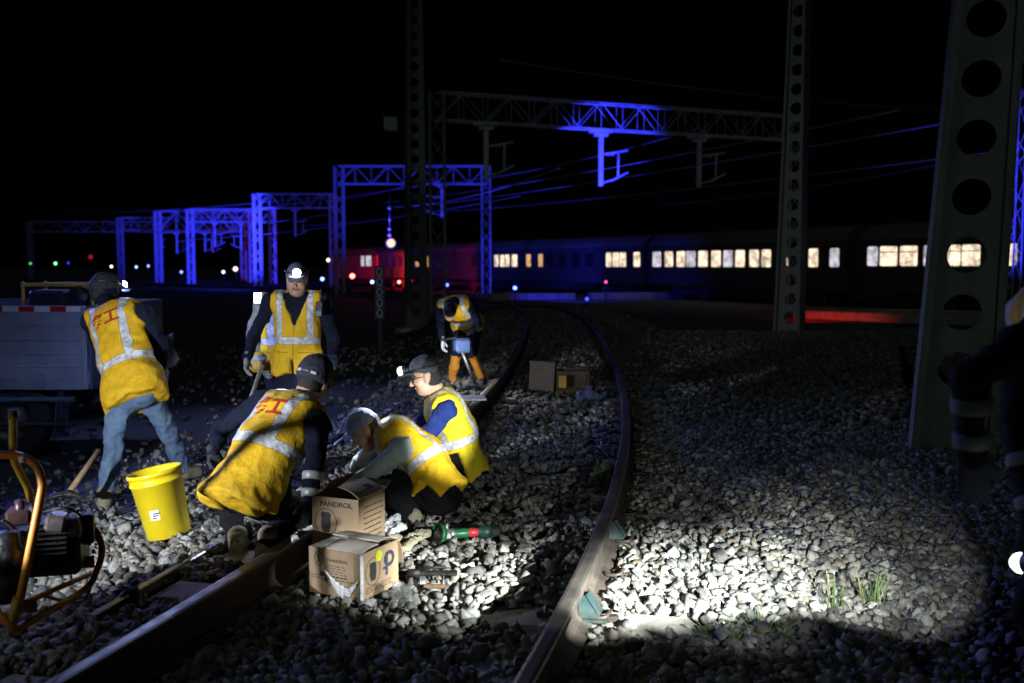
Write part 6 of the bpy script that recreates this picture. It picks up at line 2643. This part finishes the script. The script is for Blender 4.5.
spot("work_lamp_beam", LD + aim * 0.03, V3(-0.85, 4.72, 0.2), 300, 17, 0.6, (0.88, 0.95, 1.0), 0.02)  # second cone added at the same lamp only to brighten the boxes

# headlamps worn by the workers, plus one added light
spot("headlamp_beam", W(121, 288, 7.5) + V3(0.03, 0.05, 0), W(125, 350, 10.5), 240, 150, 0.6, (0.35, 0.45, 1.0), 0.02)
spot("headlamp_beam", W(294, 266, 7.98), V3(-1.0, 6.1, 0.5), 75, 46, 0.8, (0.8, 0.88, 1.0), 0.02)
spot("chest_lamp_beam", W(258, 298, 8.42), V3(-0.9, 10.4, 0.0) * 0 + V3(-1.9, 5.9, 0.5), 14, 70, 0.8, (0.8, 0.88, 1.0), 0.03)
spot("headlamp_beam", W(403, 365, 6.55) + V3(-0.03, 0, 0), W(352, 450, 6.25), 80, 70, 0.7, (0.75, 0.85, 1.0), 0.02)
spot("headlamp_beam", W(446, 358, 11.8), W(464, 345, 13.1), 60, 70, 0.7, (0.95, 0.95, 0.9), 0.02)  # added light in front of the far worker to brighten his vest and legs
spot("headlamp_beam", W(450, 318, 12.35), W(474, 396, 11.6), 60, 70, 0.7, (0.95, 0.95, 0.9), 0.02)

# blue and red yard floods
def flood(px, py, y, tgt, power, angle, col, z=None):
    p = W(px, py, y)
    if z is not None:
        p[2] = z
    return spot("yard_flood", p, tgt, power, angle, 0.6, col, 0.1)


flood(560, 288, 34, W(600, 150, 42), 26000, 27, BL, 1.2)
flood(330, 288, 50, W(420, 195, 66), 12000, 50, BL, 2.0)
flood(230, 285, 70, W(230, 225, 108), 150000, 32, BL, 3.0)
flood(300, 285, 66, W(300, 220, 90), 8000, 45, BL, 2.0)
flood(150, 285, 85, W(120, 235, 130), 5000, 45, BL, 3.0)
flood(1060, 330, 20, W(1020, 190, 27), 7000, 34, BL, 0.2)
flood(530, 289, 62, W(545, 275, 70), 900, 140, BL, 0.8)
flood(400, 283, 88, W(401, 270, 92), 6500, 80, (1, 0.02, 0.01), 0.9)
flood(436, 288, 76, W(446, 268, 83), 700, 110, (1, 0.02, 0.02), 0.8)
flood(470, 288, 44, W(530, 188, 56), 8000, 50, BL, 0.8)
flood(560, 286, 52, W(590, 289, 58), 900, 110, BL, 1.2)
flood(802, 308, 28.5, W(830, 318, 30.5), 110, 110, (1, 0.02, 0.01), 0.5)
# blue wash over the left ground and ballast, from the yard flood behind the workers
spot("yard_flood", V3(-9.0, 13.0, 4.0), V3(-3.6, 8.2, -0.2), 1200, 60, 0.7, (0.16, 0.2, 1.0), 0.15)
spot("yard_flood", V3(-6.5, 17.0, 5.5), V3(-1.6, 9.6, 0), 700, 60, 0.7, (0.32, 0.42, 1.0), 0.15)

# ------------------------------------------------------------------ render settings
SC.render.engine = "CYCLES"
SC.cycles.max_bounces = 5
SC.cycles.diffuse_bounces = 3
SC.cycles.glossy_bounces = 3
SC.cycles.transparent_max_bounces = 8
SC.cycles.sample_clamp_indirect = 4
SC.cycles.use_denoising = True
SC.cycles.use_light_tree = True
SC.view_settings.view_transform = "Standard"
SC.view_settings.look = "None"
SC.view_settings.exposure = 0
SC.view_settings.gamma = 1
SC.view_settings.use_curve_mapping = False
SC.render.film_transparent = False
